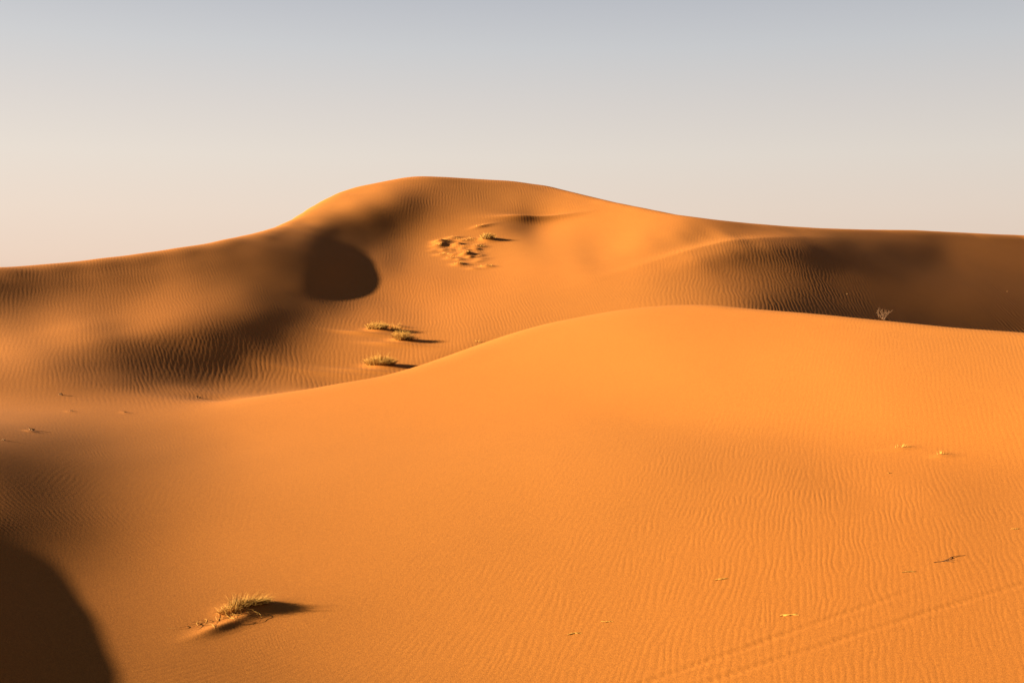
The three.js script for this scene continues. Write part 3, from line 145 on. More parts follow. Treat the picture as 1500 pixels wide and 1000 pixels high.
[-3032,-3086,-3139,-3191,-3242,-3290,-3336,-3380,-3421,-3458,-3493,-3524,-3553,-3578,-3601,-3622,-3641,-3659,-3676,-3694,-3713,-3734,-3758,-3787,-3821,-3861,-3908,-3964,-4028,-4102,-4186,-4280,-4384,-4498,-4622,-4755,-4896,-5045,-5199,-5357,-5519,-5682,-5845,-6005,-6162,-6313,-6456,-6590,-6714,-6824,-6920,-7001,-7064,-7108,-7131,-7133,-7112,-7066,-6995,-6898,-6773,-6621,-6441,-6235,-6003,-5749,-5475,-5185,-4884,-4575,-4261,-3943,-3624,-3302,-2977,-2648,-2313,-1972,-1620,-1260,-894,-522,-144,240,625,1013,1403,1799,2191,2597,3006,3291,3320,3211,2957,2603,2194,1775,1371,990,627,278,-53,-361,-641,-892,-1114,-1308,-1476,-1623,-1754,-1873,-1988],
[-3055,-3107,-3159,-3209,-3258,-3305,-3351,-3393,-3434,-3471,-3506,-3537,-3566,-3592,-3616,-3637,-3657,-3676,-3694,-3712,-3731,-3753,-3777,-3805,-3838,-3876,-3922,-3975,-4037,-4108,-4189,-4280,-4381,-4492,-4613,-4744,-4883,-5030,-5183,-5341,-5504,-5668,-5832,-5995,-6155,-6309,-6457,-6596,-6724,-6841,-6943,-7031,-7101,-7152,-7184,-7195,-7182,-7147,-7086,-7000,-6887,-6748,-6583,-6393,-6179,-5942,-5686,-5415,-5131,-4837,-4536,-4230,-3919,-3605,-3287,-2964,-2635,-2299,-1955,-1599,-1233,-858,-477,-91,298,690,1083,1478,1878,2274,2671,3114,3296,3310,3147,2863,2492,2077,1666,1275,901,540,197,-123,-412,-668,-890,-1079,-1238,-1372,-1487,-1590,-1687],
[-3080,-3130,-3180,-3229,-3277,-3323,-3367,-3409,-3449,-3486,-3521,-3552,-3582,-3608,-3632,-3654,-3675,-3694,-3712,-3731,-3750,-3770,-3793,-3820,-3851,-3887,-3931,-3981,-4040,-4107,-4185,-4272,-4370,-4477,-4596,-4724,-4861,-5006,-5158,-5317,-5479,-5645,-5811,-5977,-6140,-6298,-6450,-6594,-6728,-6850,-6959,-7053,-7130,-7189,-7229,-7248,-7244,-7218,-7168,-7093,-6992,-6867,-6716,-6540,-6342,-6123,-5884,-5629,-5361,-5082,-4794,-4499,-4199,-3893,-3582,-3265,-2942,-2611,-2272,-1923,-1564,-1194,-812,-424,-32,362,759,1157,1556,1958,2364,2750,3133,3299,3252,3063,2758,2368,1952,1550,1165,794,440,109,-190,-451,-671,-853,-1001,-1119,-1216,-1299,-1376],
[-3105,-3154,-3202,-3250,-3297,-3342,-3386,-3427,-3467,-3504,-3538,-3570,-3600,-3627,-3651,-3674,-3694,-3713,-3731,-3749,-3767,-3787,-3808,-3833,-3861,-3895,-3934,-3981,-4036,-4100,-4173,-4256,-4350,-4454,-4569,-4694,-4829,-4973,-5125,-5284,-5447,-5614,-5783,-5951,-6118,-6280,-6437,-6586,-6725,-6853,-6968,-7068,-7153,-7219,-7267,-7294,-7300,-7283,-7242,-7178,-7090,-6976,-6839,-6678,-6495,-6292,-6069,-5830,-5577,-5312,-5037,-4753,-4463,-4165,-3861,-3550,-3232,-2907,-2572,-2229,-1875,-1511,-1136,-754,-364,32,430,830,1233,1634,2036,2460,2904,3203,3278,3189,2975,2642,2238,1824,1427,1046,679,334,25,-240,-460,-634,-767,-868,-943,-1003,-1056],
[-3131,-3178,-3226,-3273,-3319,-3363,-3406,-3447,-3486,-3523,-3558,-3590,-3620,-3647,-3672,-3694,-3715,-3734,-3751,-3768,-3785,-3802,-3821,-3843,-3868,-3898,-3934,-3977,-4027,-4086,-4154,-4233,-4322,-4423,-4534,-4657,-4789,-4932,-5084,-5242,-5407,-5576,-5747,-5919,-6089,-6256,-6417,-6571,-6716,-6850,-6971,-7078,-7170,-7244,-7299,-7334,-7349,-7341,-7311,-7258,-7180,-7079,-6955,-6808,-6640,-6451,-6243,-6019,-5780,-5528,-5265,-4993,-4711,-4422,-4125,-3820,-3508,-3187,-2857,-2518,-2169,-1810,-1442,-1065,-681,-290,104,503,904,1311,1716,2116,2554,3013,3233,3241,3127,2881,2517,2103,1695,1302,921,560,236,-37,-256,-422,-540,-619,-670,-704,-729],
[-3157,-3204,-3251,-3297,-3342,-3386,-3428,-3469,-3508,-3545,-3580,-3612,-3642,-3669,-3694,-3717,-3737,-3755,-3772,-3787,-3802,-3817,-3833,-3852,-3873,-3899,-3930,-3967,-4012,-4066,-4129,-4203,-4287,-4383,-4491,-4610,-4741,-4883,-5034,-5193,-5360,-5531,-5705,-5880,-6055,-6226,-6392,-6552,-6702,-6842,-6970,-7084,-7182,-7264,-7327,-7370,-7394,-7395,-7375,-7332,-7266,-7177,-7065,-6931,-6776,-6601,-6408,-6197,-5971,-5732,-5481,-5218,-4946,-4665,-4375,-4076,-3769,-3452,-3127,-2792,-2447,-2093,-1730,-1359,-980,-596,-207,185,581,982,1389,1807,2219,2671,3101,3237,3215,3065,2769,2379,1969,1570,1174,792,447,161,-61,-219,-321,-377,-400,-404,-400],
[-3185,-3231,-3277,-3322,-3367,-3410,-3452,-3493,-3531,-3568,-3603,-3635,-3666,-3693,-3718,-3741,-3760,-3778,-3793,-3807,-3820,-3832,-3845,-3859,-3875,-3896,-3922,-3954,-3993,-4041,-4098,-4166,-4245,-4336,-4440,-4556,-4685,-4826,-4977,-5137,-5306,-5479,-5657,-5836,-6015,-6191,-6363,-6528,-6685,-6831,-6965,-7086,-7191,-7280,-7351,-7403,-7435,-7445,-7435,-7402,-7346,-7269,-7169,-7048,-6906,-6744,-6563,-6366,-6152,-5925,-5684,-5432,-5168,-4895,-4611,-4318,-4016,-3704,-3383,-3052,-2711,-2361,-2002,-1635,-1261,-882,-499,-113,276,667,1063,1471,1893,2333,2784,3130,3232,3187,2971,2630,2242,1844,1438,1035,663,355,125,-28,-114,-145,-137,-108,-72],
[-3213,-3258,-3303,-3348,-3392,-3435,-3477,-3518,-3556,-3593,-3628,-3661,-3691,-3719,-3744,-3766,-3785,-3802,-3816,-3828,-3838,-3846,-3855,-3864,-3876,-3891,-3911,-3936,-3969,-4011,-4061,-4123,-4197,-4283,-4382,-4495,-4621,-4761,-4912,-5074,-5245,-5422,-5604,-5787,-5971,-6153,-6330,-6501,-6663,-6816,-6957,-7084,-7197,-7293,-7372,-7432,-7473,-7493,-7491,-7468,-7424,-7357,-7269,-7159,-7029,-6880,-6711,-6526,-6324,-6107,-5877,-5634,-5379,-5112,-4836,-4548,-4251,-3943,-3626,-3298,-2961,-2614,-2258,-1895,-1525,-1149,-770,-387,-2,384,774,1170,1573,1986,2444,2909,3166,3251,3113,2830,2481,2103,1699,1283,886,549,302,148,76,71,112,176,245],
[-3241,-3286,-3331,-3375,-3419,-3462,-3503,-3544,-3582,-3619,-3654,-3687,-3718,-3745,-3770,-3793,-3812,-3827,-3840,-3849,-3856,-3861,-3865,-3869,-3875,-3884,-3897,-3916,-3942,-3976,-4020,-4075,-4142,-4222,-4317,-4426,-4550,-4689,-4841,-5005,-5179,-5360,-5546,-5734,-5923,-6110,-6293,-6470,-6639,-6799,-6946,-7081,-7201,-7305,-7391,-7460,-7509,-7538,-7546,-7533,-7498,-7442,-7365,-7266,-7148,-7010,-6853,-6679,-6488,-6281,-6061,-5826,-5579,-5320,-5049,-4767,-4474,-4171,-3857,-3532,-3198,-2853,-2500,-2139,-1771,-1397,-1018,-636,-252,135,524,915,1307,1700,2098,2523,2980,3230,3180,2963,2666,2322,1937,1522,1109,744,469,304,241,261,337,438,539],
[-3270,-3315,-3359,-3403,-3446,-3489,-3530,-3571,-3609,-3646,-3682,-3715,-3745,-3773,-3799,-3820,-3839,-3854,-3864,-3871,-3875,-3875,-3874,-3873,-3872,-3875,-3881,-3892,-3911,-3937,-3974,-4022,-4082,-4156,-4245,-4351,-4473,-4611,-4765,-4931,-5108,-5293,-5484,-5678,-5872,-6065,-6255,-6438,-6613,-6779,-6934,-7076,-7203,-7315,-7409,-7486,-7543,-7581,-7598,-7595,-7570,-7524,-7458,-7370,-7262,-7135,-6989,-6826,-6645,-6448,-6236,-6010,-5771,-5518,-5253,-4976,-4688,-4388,-4077,-3755,-3423,-3080,-2728,-2368,-2000,-1626,-1246,-861,-473,-82,312,709,1107,1510,1925,2370,2830,3123,3156,3019,2785,2486,2133,1735,1318,929,620,433,372,413,524,660,787],
[-3299,-3343,-3387,-3431,-3474,-3517,-3558,-3598,-3637,-3674,-3710,-3743,-3774,-3802,-3827,-3849,-3867,-3881,-3890,-3895,-3894,-3890,-3884,-3876,-3869,-3864,-3863,-3866,-3877,-3896,-3925,-3964,-4017,-4084,-4168,-4269,-4389,-4527,-4682,-4852,-5033,-5223,-5419,-5619,-5819,-6019,-6214,-6404,-6586,-6759,-6921,-7070,-7205,-7324,-7426,-7511,-7577,-7624,-7650,-7656,-7641,-7605,-7548,-7471,-7374,-7257,-7121,-6967,-6796,-6609,-6405,-6187,-5955,-5708,-5449,-5177,-4893,-4596,-4288,-3968,-3637,-3296,-2944,-2583,-2214,-1837,-1454,-1064,-669,-270,135,543,957,1379,1811,2255,2675,2965,3064,3006,2839,2591,2278,1909,1498,1090,750,530,459,511,648,814,956],
[-3329,-3373,-3416,-3460,-3503,-3545,-3587,-3627,-3666,-3703,-3739,-3772,-3803,-3832,-3857,-3879,-3896,-3909,-3917,-3919,-3915,-3906,-3893,-3879,-3864,-3852,-3843,-3839,-3841,-3852,-3872,-3904,-3949,-4009,-4086,-4183,-4300,-4439,-4596,-4769,-4955,-5151,-5353,-5558,-5765,-5970,-6172,-6369,-6558,-6738,-6907,-7063,-7205,-7332,-7443,-7536,-7610,-7665,-7701,-7716,-7710,-7684,-7637,-7570,-7482,-7375,-7249,-7105,-6943,-6764,-6569,-6358,-6132,-5892,-5638,-5371,-5090,-4796,-4490,-4172,-3843,-3501,-3149,-2787,-2416,-2035,-1646,-1250,-846,-436,-19,404,834,1270,1709,2140,2527,2810,2948,2948,2838,2639,2368,2033,1633,1215,850,598,500,545,681,852,1004],
[-3358,-3402,-3445,-3489,-3532,-3574,-3615,-3656,-3695,-3732,-3768,-3802,-3833,-3861,-3887,-3909,-3926,-3938,-3945,-3944,-3936,-3921,-3902,-3881,-3859,-3839,-3822,-3810,-3804,-3806,-3818,-3842,-3879,-3931,-4001,-4092,-4207,-4346,-4507,-4685,-4876,-5077,-5285,-5496,-5709,-5922,-6130,-6334,-6530,-6717,-6893,-7056,-7206,-7341,-7460,-7561,-7643,-7707,-7751,-7775,-7779,-7762,-7725,-7667,-7589,-7492,-7375,-7240,-7086,-6915,-6728,-6524,-6305,-6071,-5822,-5558,-5281,-4991,-4687,-4370,-4041,-3699,-3346,-2982,-2607,-2221,-1826,-1422,-1009,-587,-158,279,721,1166,1605,2023,2390,2666,2826,2865,2796,2634,2395,2085,1701,1288,915,640,509,528,643,798,951],
[-3388,-3431,-3475,-3518,-3561,-3603,-3644,-3685,-3724,-3761,-3797,-3831,-3863,-3891,-3917,-3938,-3956,-3967,-3972,-3969,-3957,-3936,-3910,-3882,-3853,-3825,-3800,-3780,-3766,-3760,-3763,-3778,-3807,-3851,-3914,-3999,-4111,-4252,-4416,-4599,-4795,-5002,-5216,-5434,-5654,-5872,-6088,-6298,-6501,-6695,-6879,-7050,-7207,-7350,-7476,-7585,-7677,-7749,-7802,-7835,-7848,-7840,-7812,-7763,-7695,-7606,-7499,-7372,-7227,-7064,-6884,-6687,-6474,-6245,-6001,-5742,-5468,-5180,-4878,-4562,-4233,-3891,-3536,-3169,-2790,-2399,-1998,-1585,-1163,-731,-290,158,610,1059,1497,1905,2260,2533,2705,2768,2727,2590,2369,2071,1707,1313,947,663,504,489,577,710,855],
[-3417,-3461,-3504,-3547,-3590,-3632,-3673,-3714,-3753,-3791,-3827,-3861,-3892,-3921,-3946,-3968,-3985,-3995,-3999,-3994,-3977,-3950,-3918,-3882,-3846,-3810,-3778,-3749,-3727,-3713,-3708,-3715,-3735,-3772,-3828,-3908,-4017,-4159,-4327,-4514,-4715,-4928,-5148,-5372,-5598,-5823,-6046,-6263,-6473,-6674,-6865,-7043,-7208,-7359,-7493,-7611,-7710,-7791,-7852,-7894,-7916,-7917,-7898,-7859,-7799,-7720,-7621,-7503,-7366,-7210,-7038,-6847,-6640,-6417,-6177,-5922,-5652,-5366,-5066,-4751,-4422,-4079,-3722,-3352,-2968,-2572,-2164,-1744,-1312,-870,-419,38,496,949,1385,1788,2136,2409,2589,2667,2644,2525,2317,2032,1684,1310,957,672,495,450,508,619,749],
[-3447,-3490,-3533,-3576,-3619,-3661,-3703,-3743,-3782,-3820,-3856,-3890,-3922,-3951,-3976,-3997,-4013,-4023,-4024,-4016,-3994,-3963,-3924,-3882,-3838,-3795,-3755,-3718,-3688,-3666,-3653,-3652,-3665,-3694,-3745,-3820,-3928,-4069,-4239,-4430,-4636,-4854,-5080,-5310,-5543,-5774,-6003,-6227,-6444,-6653,-6851,-7037,-7210,-7368,-7510,-7636,-7744,-7833,-7903,-7954,-7984,-7995,-7985,-7954,-7904,-7833,-7742,-7633,-7504,-7356,-7190,-7007,-6806,-6587,-6353,-6101,-5834,-5551,-5252,-4938,-4609,-4264,-3905,-3532,-3144,-2743,-2328,-1900,-1460,-1009,-549,-84,380,836,1272,1671,2017,2290,2476,2566,2557,2452,2258,1985,1654,1297,955,672,486,417,446,534,648]
];
const NI = SURVEY.length, NJ = SURVEY[0].length;
function surveyHeight(x, d) {
  const gx = clamp((x - WEST) / STEP, 1.0001, NI - 2.0001), gd = clamp((d - NEAR) / STEP, 1.0001, NJ - 2.0001);
  const i = Math.floor(gx), j = Math.floor(gd), s = gx - i, t = gd - j, q = 1 - t, p = 1 - s;
  const d0 = q * q * q, d1 = 3 * t * t * t - 6 * t * t + 4, d2 = 3 * q * q * q - 6 * q * q + 4, d3 = t * t * t;
  const line = (r) => r[j - 1] * d0 + r[j] * d1 + r[j + 1] * d2 + r[j + 2] * d3;
  return (line(SURVEY[i - 1]) * p * p * p + line(SURVEY[i]) * (3 * s * s * s - 6 * s * s + 4) + line(SURVEY[i + 1]) * (3 * p * p * p - 6 * p * p + 4) + line(SURVEY[i + 2]) * s * s * s) / 36000;
}
// low swells on the crest beside the lens, west of the picture: [height, x, d, reach in x, reach in d]
const SWELLS = [
  [0.313, -10.690, 14.619, 1.564, 0.957],
  [-0.106, -8.975, 13.456, 1.430, 1.305],
  [0.091, -9.703, 13.618, 1.260, 1.856],
  [-0.229, -12.815, 17.160, 2.542, 2.212]
];
function landHeight(x, d) {
  const ox = Math.max(WEST + 3 - x, x - (WEST + (NI - 3) * STEP), 0), od = Math.max(NEAR + 3 - d, d - (NEAR + (NJ - 3) * STEP), 0);
  const out = Math.hypot(ox, od);
  if (out <= 0) { let h = surveyHeight(x, d); if (x < -3 && d < 26) for (const [H, cx, cd, rx, rd] of SWELLS) h += H * blob(x, d, cx, cd, rx, rd); return h; }
  const ex = clamp(x, WEST + 3, WEST + (NI - 3) * STEP), ed = clamp(d, NEAR + 3, NEAR + (NJ - 3) * STEP), sx = Math.sign(x - ex), sd = Math.sign(d - ed), at = surveyHeight(ex, ed);
  const near = at + ((at - surveyHeight(ex - sx * 0.6, ed)) * Math.min(ox, 9) + (at - surveyHeight(ex, ed - sd * 0.6)) * Math.min(od, 9)) / 0.6;   // slopes run on for a few metres past the survey
  const far = -5.6 + 1.6 * noise(x / 60 + 3, d / 45) + 0.9 * noise(x / 21, d / 33 + 8) - 0.5;
  return lerp(near, far, smooth(4, 40, out));
}

/* ------------------------------------------------------------------ wind ripples, drifts, tracks */
function ripple(x, d, length, turn, seed, wander) {
  const c = Math.cos(turn), s = Math.sin(turn), u = (x * c - d * s) / length, v = (x * s + d * c) / length;
  const w = wander * (1.5 * noise(u / 9 + seed, v / 22) + 0.8 * noise(u / 3.2, v / 8 + seed) + 0.25 * noise(u / 1.3 + seed, v / 3));
  const swap = smooth(-0.12, 0.12, noise(u / 8 + seed * 3, v / 15));                     // two trains of ripples meet, so crests fork and end
  const wave = (f) => Math.sin(f) + 0.22 * Math.cos(2 * f);
  const h = lerp(wave(2 * Math.PI * (u + w)), wave(2 * Math.PI * (u * 0.88 + v * 0.04 - w * 0.8 + seed)), swap);
  return h * Math.max(0.08, 0.8 + 1.1 * noise(u / 7 + 31, v / 9 + seed)) * length / (2 * Math.PI);   // unit slope
}
const behindCrest = (x) => x < -9 ? 33.5 : x < 5 ? lerp(36.5, 46, (x + 9) / 14) : x < 14 ? lerp(46, 37, (x - 5) / 9) : 37;   // hollow between the near and the far dune
function ripples(x, d) {
  if (d < 9 || d > 150) return 0;
  const patch = 0.8 + 0.7 * noise(x / 6 + 5, d / 8);
  const back = smooth(-3, 3, d - behindCrest(x) + (x < -7 ? 2 : 0));
  let h = 0;
  if (back < 1) {
    const crestSmooth = 1 - 0.9 * blob(x, d, 0.5, 36, 5.5, 8) - 0.75 * blob(x, d, -6.5, 31, 4.5, 5.5);
    const valley = blob(x, d, 6, 20.5, 7, 5.2), left = smooth(0, -4, x) * smooth(26, 20, d), leftNear = left * smooth(20, 17, d), lee = blob(x, d, -3.1, 13.7, 1.7, 1.4);
    const k = (1 - back) * Math.max(0.06, crestSmooth) * patch;
    const crease = smooth(-0.8, 1.2, d - (26.6 - 0.5 * x)) * smooth(0, 3, x);              // the foot of the smooth upper slope
    const a1 = k * (0.034 + 0.042 * valley) * (1 - 0.85 * crease) * (1 - 0.9 * left);
    if (a1 > 0.002) h += a1 * ripple(x, d, 0.094, 0.3, 1.7, 1.0);
    if (crease > 0.01) h += k * 0.045 * crease * smooth(1, 5, x) * ripple(x, d, 0.108, 0.36, 4.2, 0.35);
    if (leftNear > 0.01) h += k * (0.032 + 0.05 * lee) * leftNear * ripple(x, d, 0.092, 0.72, 9.1, 0.5);
    if (left - leftNear > 0.01) h += k * 0.014 * (left - leftNear) * ripple(x, d, 0.1, -0.12, 3.3, 0.6);
  }
  if (back > 0) {
    const calm = 1 - 0.95 * blob(x, d, 6, 76, 5.5, 8) - 0.8 * blob(x, d, 1.5, 68, 4.5, 5) - 0.9 * blob(x, d, 26, 70, 4.5, 6) - 0.8 * blob(x, d, -11.5, 84, 4, 6) - 0.8 * blob(x, d, -5.5, 49, 2, 1.6);
    const k = back * Math.max(0.05, calm) * (0.85 + 0.45 * noise(x / 5 + 15, d / 7)) * smooth(150, 110, d);
    const coarse = blob(x, d, -9.2, 41, 4, 4.5), high = smooth(76, 84, d), ridge = smooth(4, 9, x) * (1 - high), east = smooth(24, 32, x), low = (1 - ridge) * (1 - high), west = smooth(-7, -10.5, x);
    if (coarse > 0.02) h += k * 0.062 * coarse * ripple(x, d, 0.175, -0.16, 6.3, 0.8);
    if (low * west > 0.01) h += k * 0.046 * low * west * (1 - 0.85 * coarse) * ripple(x, d, 0.135, -0.34, 2.9, 0.6);
    if (low * (1 - west) > 0.01) h += k * 0.065 * low * (1 - west) * (1 - 0.85 * coarse) * ripple(x, d, 0.165, -0.06, 8.9, 0.6);
    if (high > 0.01) h += k * 0.07 * high * (1 - east) * ripple(x, d, 0.21, -0.02, 7.7, 0.4);
    if (ridge > 0.01) h += k * 0.062 * ridge * (1 - east) * ripple(x, d, 0.215, 0.2, 5.1, 0.75);
    if (east > 0.01) h += k * (0.03 + 0.06 * smooth(31, 35, x)) * east * ripple(x, d, 0.32, 0.14, 12.4, 0.4);
  }
  return h;
}
// where the sight line through a point of the photograph (1500 x 1000) first meets the land, as [x, d]
function spot(px, py, from = 6) {
  const t = Math.atan(111 / 1600), v = (500 - py) / 1600, k = Math.cos(t) + v * Math.sin(t), sx = (px - 750) / 1600 / k, sy = (v * Math.cos(t) - Math.sin(t)) / k;
  let d = from; while (d < 135 && landHeight(sx * d, d) < sy * d) d += 0.05;
  return [sx * d, d];
}
// drifts heaped against plants and stubs: [x, d, height, half length along the wind, half width, wind turn]
const DRIFTS = [];
const drift = (px, py, H, L, W, turn = 0, from = 6) => DRIFTS.push([...spot(px, py, from), H, L, W, turn]);
drift(358, 896, 0.07, 0.3, 0.2, 0.75);          // under the foreground grass, and its tapering nose
drift(322, 922, 0.045, 0.42, 0.13, 1.0);
drift(532, 489, 0.12, 1.1, 0.24); drift(556, 485, 0.16, 0.5, 0.34); drift(580, 479, 0.1, 0.4, 0.25);
drift(572, 505, 0.12, 1.0, 0.24); drift(590, 500, 0.16, 0.5, 0.3);
drift(535, 545, 0.1, 1.5, 0.26); drift(558, 538, 0.17, 0.55, 0.36); drift(500, 549, 0.06, 2.2, 0.4);
// hummocks on the face of the far dune
drift(641, 361, 0.09, 0.5, 0.35, 0.9); drift(650, 353, 0.08, 0.5, 0.35, 0.5); drift(664, 349, 0.12, 0.5, 0.3, 0.6); drift(677, 353, 0.11, 0.45, 0.3, 0.2); drift(690, 351, 0.11, 0.5, 0.3, 0.3);
drift(648, 374, 0.11, 0.5, 0.3, 0.3); drift(661, 379, 0.10, 0.4, 0.3, 0.6); drift(672, 388, 0.17, 0.4, 0.35, 0.9); drift(682, 375, 0.16, 0.45, 0.3, 0.7); drift(699, 362, 0.12, 0.45, 0.3, 0.6);
drift(713, 352, 0.24, 0.55, 0.5, 0.4); drift(704, 332, 0.10, 0.9, 0.26, 0.9); drift(712, 391, 0.13, 0.35, 0.3, 0.2); drift(694, 394, 0.06, 0.4, 0.3, 0.2);
drift(775, 322, 0.35, 2.4, 0.7, 0.5);
drift(1322, 657, 0.03, 0.2, 0.08, 0.1); drift(1380, 668, 0.035, 0.2, 0.09, 0.1); drift(1300, 659, 0.02, 0.3, 0.06, 0);
drift(44, 632, 0.035, 0.12, 0.07); drift(102, 603, 0.03, 0.12, 0.07); drift(181, 605, 0.03, 0.12, 0.07);
{
  const r = randomSource(515);
  for (let k = 0; k < 60; k++) { const t = r(), u = r(); drift(lerp(636, 704, t) + 12 * (u - 0.5), lerp(362, 384, t * r()) + 16 * (r() - 0.5), 0.03 + 0.06 * r(), 0.22 + 0.25 * r(), 0.14 + 0.12 * r(), 0.3 + 0.7 * r()); }
}
{ // the knife edge of the mid ridge
  const a = spot(940, 389, 48), b = spot(1150, 348, 50), L = Math.hypot(b[0] - a[0], b[1] - a[1]);
  DRIFTS.push([lerp(a[0], b[0], 0.4), lerp(a[1], b[1], 0.4), 0.11, L * 0.42, 0.85, Math.atan2(b[1] - a[1], b[0] - a[0])]);
}


// wheel marks pressed into the near flat: [x0, d0, x1, d1]
const WHEEL_MARKS = [[1.71, 13.37, 5.6, 15.66], [2.62, 13.44, 7.68, 16.09]];
function marks(x, d) {
  if (d > 17.6 || x < -2 || x > 14) return 0;
  let h = 0;
  for (let k = 0; k < 2; k++) {
    const [x0, d0, x1, d1] = WHEEL_MARKS[k], L = Math.hypot(x1 - x0, d1 - d0), ux = (x1 - x0) / L, ud = (d1 - d0) / L;
    const a = (x - x0) * ux + (d - d0) * ud, b = -(x - x0) * ud + (d - d0) * ux + 0.03 * noise(a * 0.9, k * 7) + 0.012 * noise(a * 6, k * 3);
    if (Math.abs(b) > 0.4) continue;
    const fade = smooth(-5, -1, a) * (k ? 1 : 1 - smooth(3.6, 5.6, a)) * (0.75 + 0.5 * noise(a * 1.3, 4 + k));
    h += fade * (-0.0065 * Math.exp(-((b / 0.055) ** 2)) * (1 + 0.15 * Math.sin(a * 52 + 3 * noise(a * 3, k))) + 0.003 * Math.exp(-(((b - 0.09) / 0.045) ** 2)) * (1 + 0.9 * noise(a * 8, 5 + k)) + 0.002 * Math.exp(-(((b + 0.09) / 0.045) ** 2)) * (1 + 0.9 * noise(a * 8, 9 + k)));
  }
  return h;
}
function drifts(x, d) {
  let h = 0;
  for (const [cx, cd, H, L, W, turn] of DRIFTS) {
    const dx = x - cx, dd = d - cd; if (Math.abs(dx) > 4 * L + W || Math.abs(dd) > 4 * L + W) continue;
    const c = Math.cos(turn), s = Math.sin(turn), a = dx * c + dd * s, b = -dx * s + dd * c;
    const la = a < 0 ? L : L * 1.5;
    h += H * Math.exp(-((a / la) ** 2)) * Math.exp(-(Math.abs(b / W) ** 1.6));
  }
  return h;
}
function groundHeight(x, d) {                      // above the datum
  return EYE + landHeight(x, d) + ripples(x, d) + drifts(x, d) + marks(x, d) + 0.002 * noise(x / 1.7, d / 2.3);
}

/* ------------------------------------------------------------------ sand */
function grainTexture(size, seed, draw) {
  const data = new Uint8Array(size * size * 4), r = randomSource(seed);
  for (let i = 0; i < size * size; i++) { const v = draw(r, i % size, Math.floor(i / size)); data[i * 4] = v[0]; data[i * 4 + 1] = v[1]; data[i * 4 + 2] = v[2]; data[i * 4 + 3] = 255; }
  const t = new THREE.DataTexture(data, size, size, THREE.RGBAFormat);
  t.wrapS = t.wrapT = THREE.RepeatWrapping; t.magFilter = THREE.LinearFilter; t.minFilter = THREE.LinearMipmapLinearFilter; t.generateMipmaps = true; t.needsUpdate = true;
  return t;
}
const grain = grainTexture(1024, 5, (r) => { const v = 212 + (r() + r() + r() - 1.5) * 46, w = (r() - 0.5) * 12; return [clamp(v + 12 + w, 0, 255), clamp(v + w, 0, 255), clamp(v - 6, 0, 255)]; });
grain.colorSpace = THREE.SRGBColorSpace;
grain.repeat.set(1 / 6.1, 1 / 6.1);
const grainRelief = grainTexture(1024, 9, (r) => { const v = (r() + r()) * 127; return [v, v, v]; });
grainRelief.repeat.set(1 / 4.3, 1 / 4.3);
const sand = new THREE.MeshPhysicalMaterial({ name: 'sand', color: new THREE.Color().setRGB(0.326, 0.1108, 0.0155), vertexColors: true, map: grain, bumpMap: grainRelief, bumpScale: 0.0009, roughness: 1, specularIntensity: 0.12 });

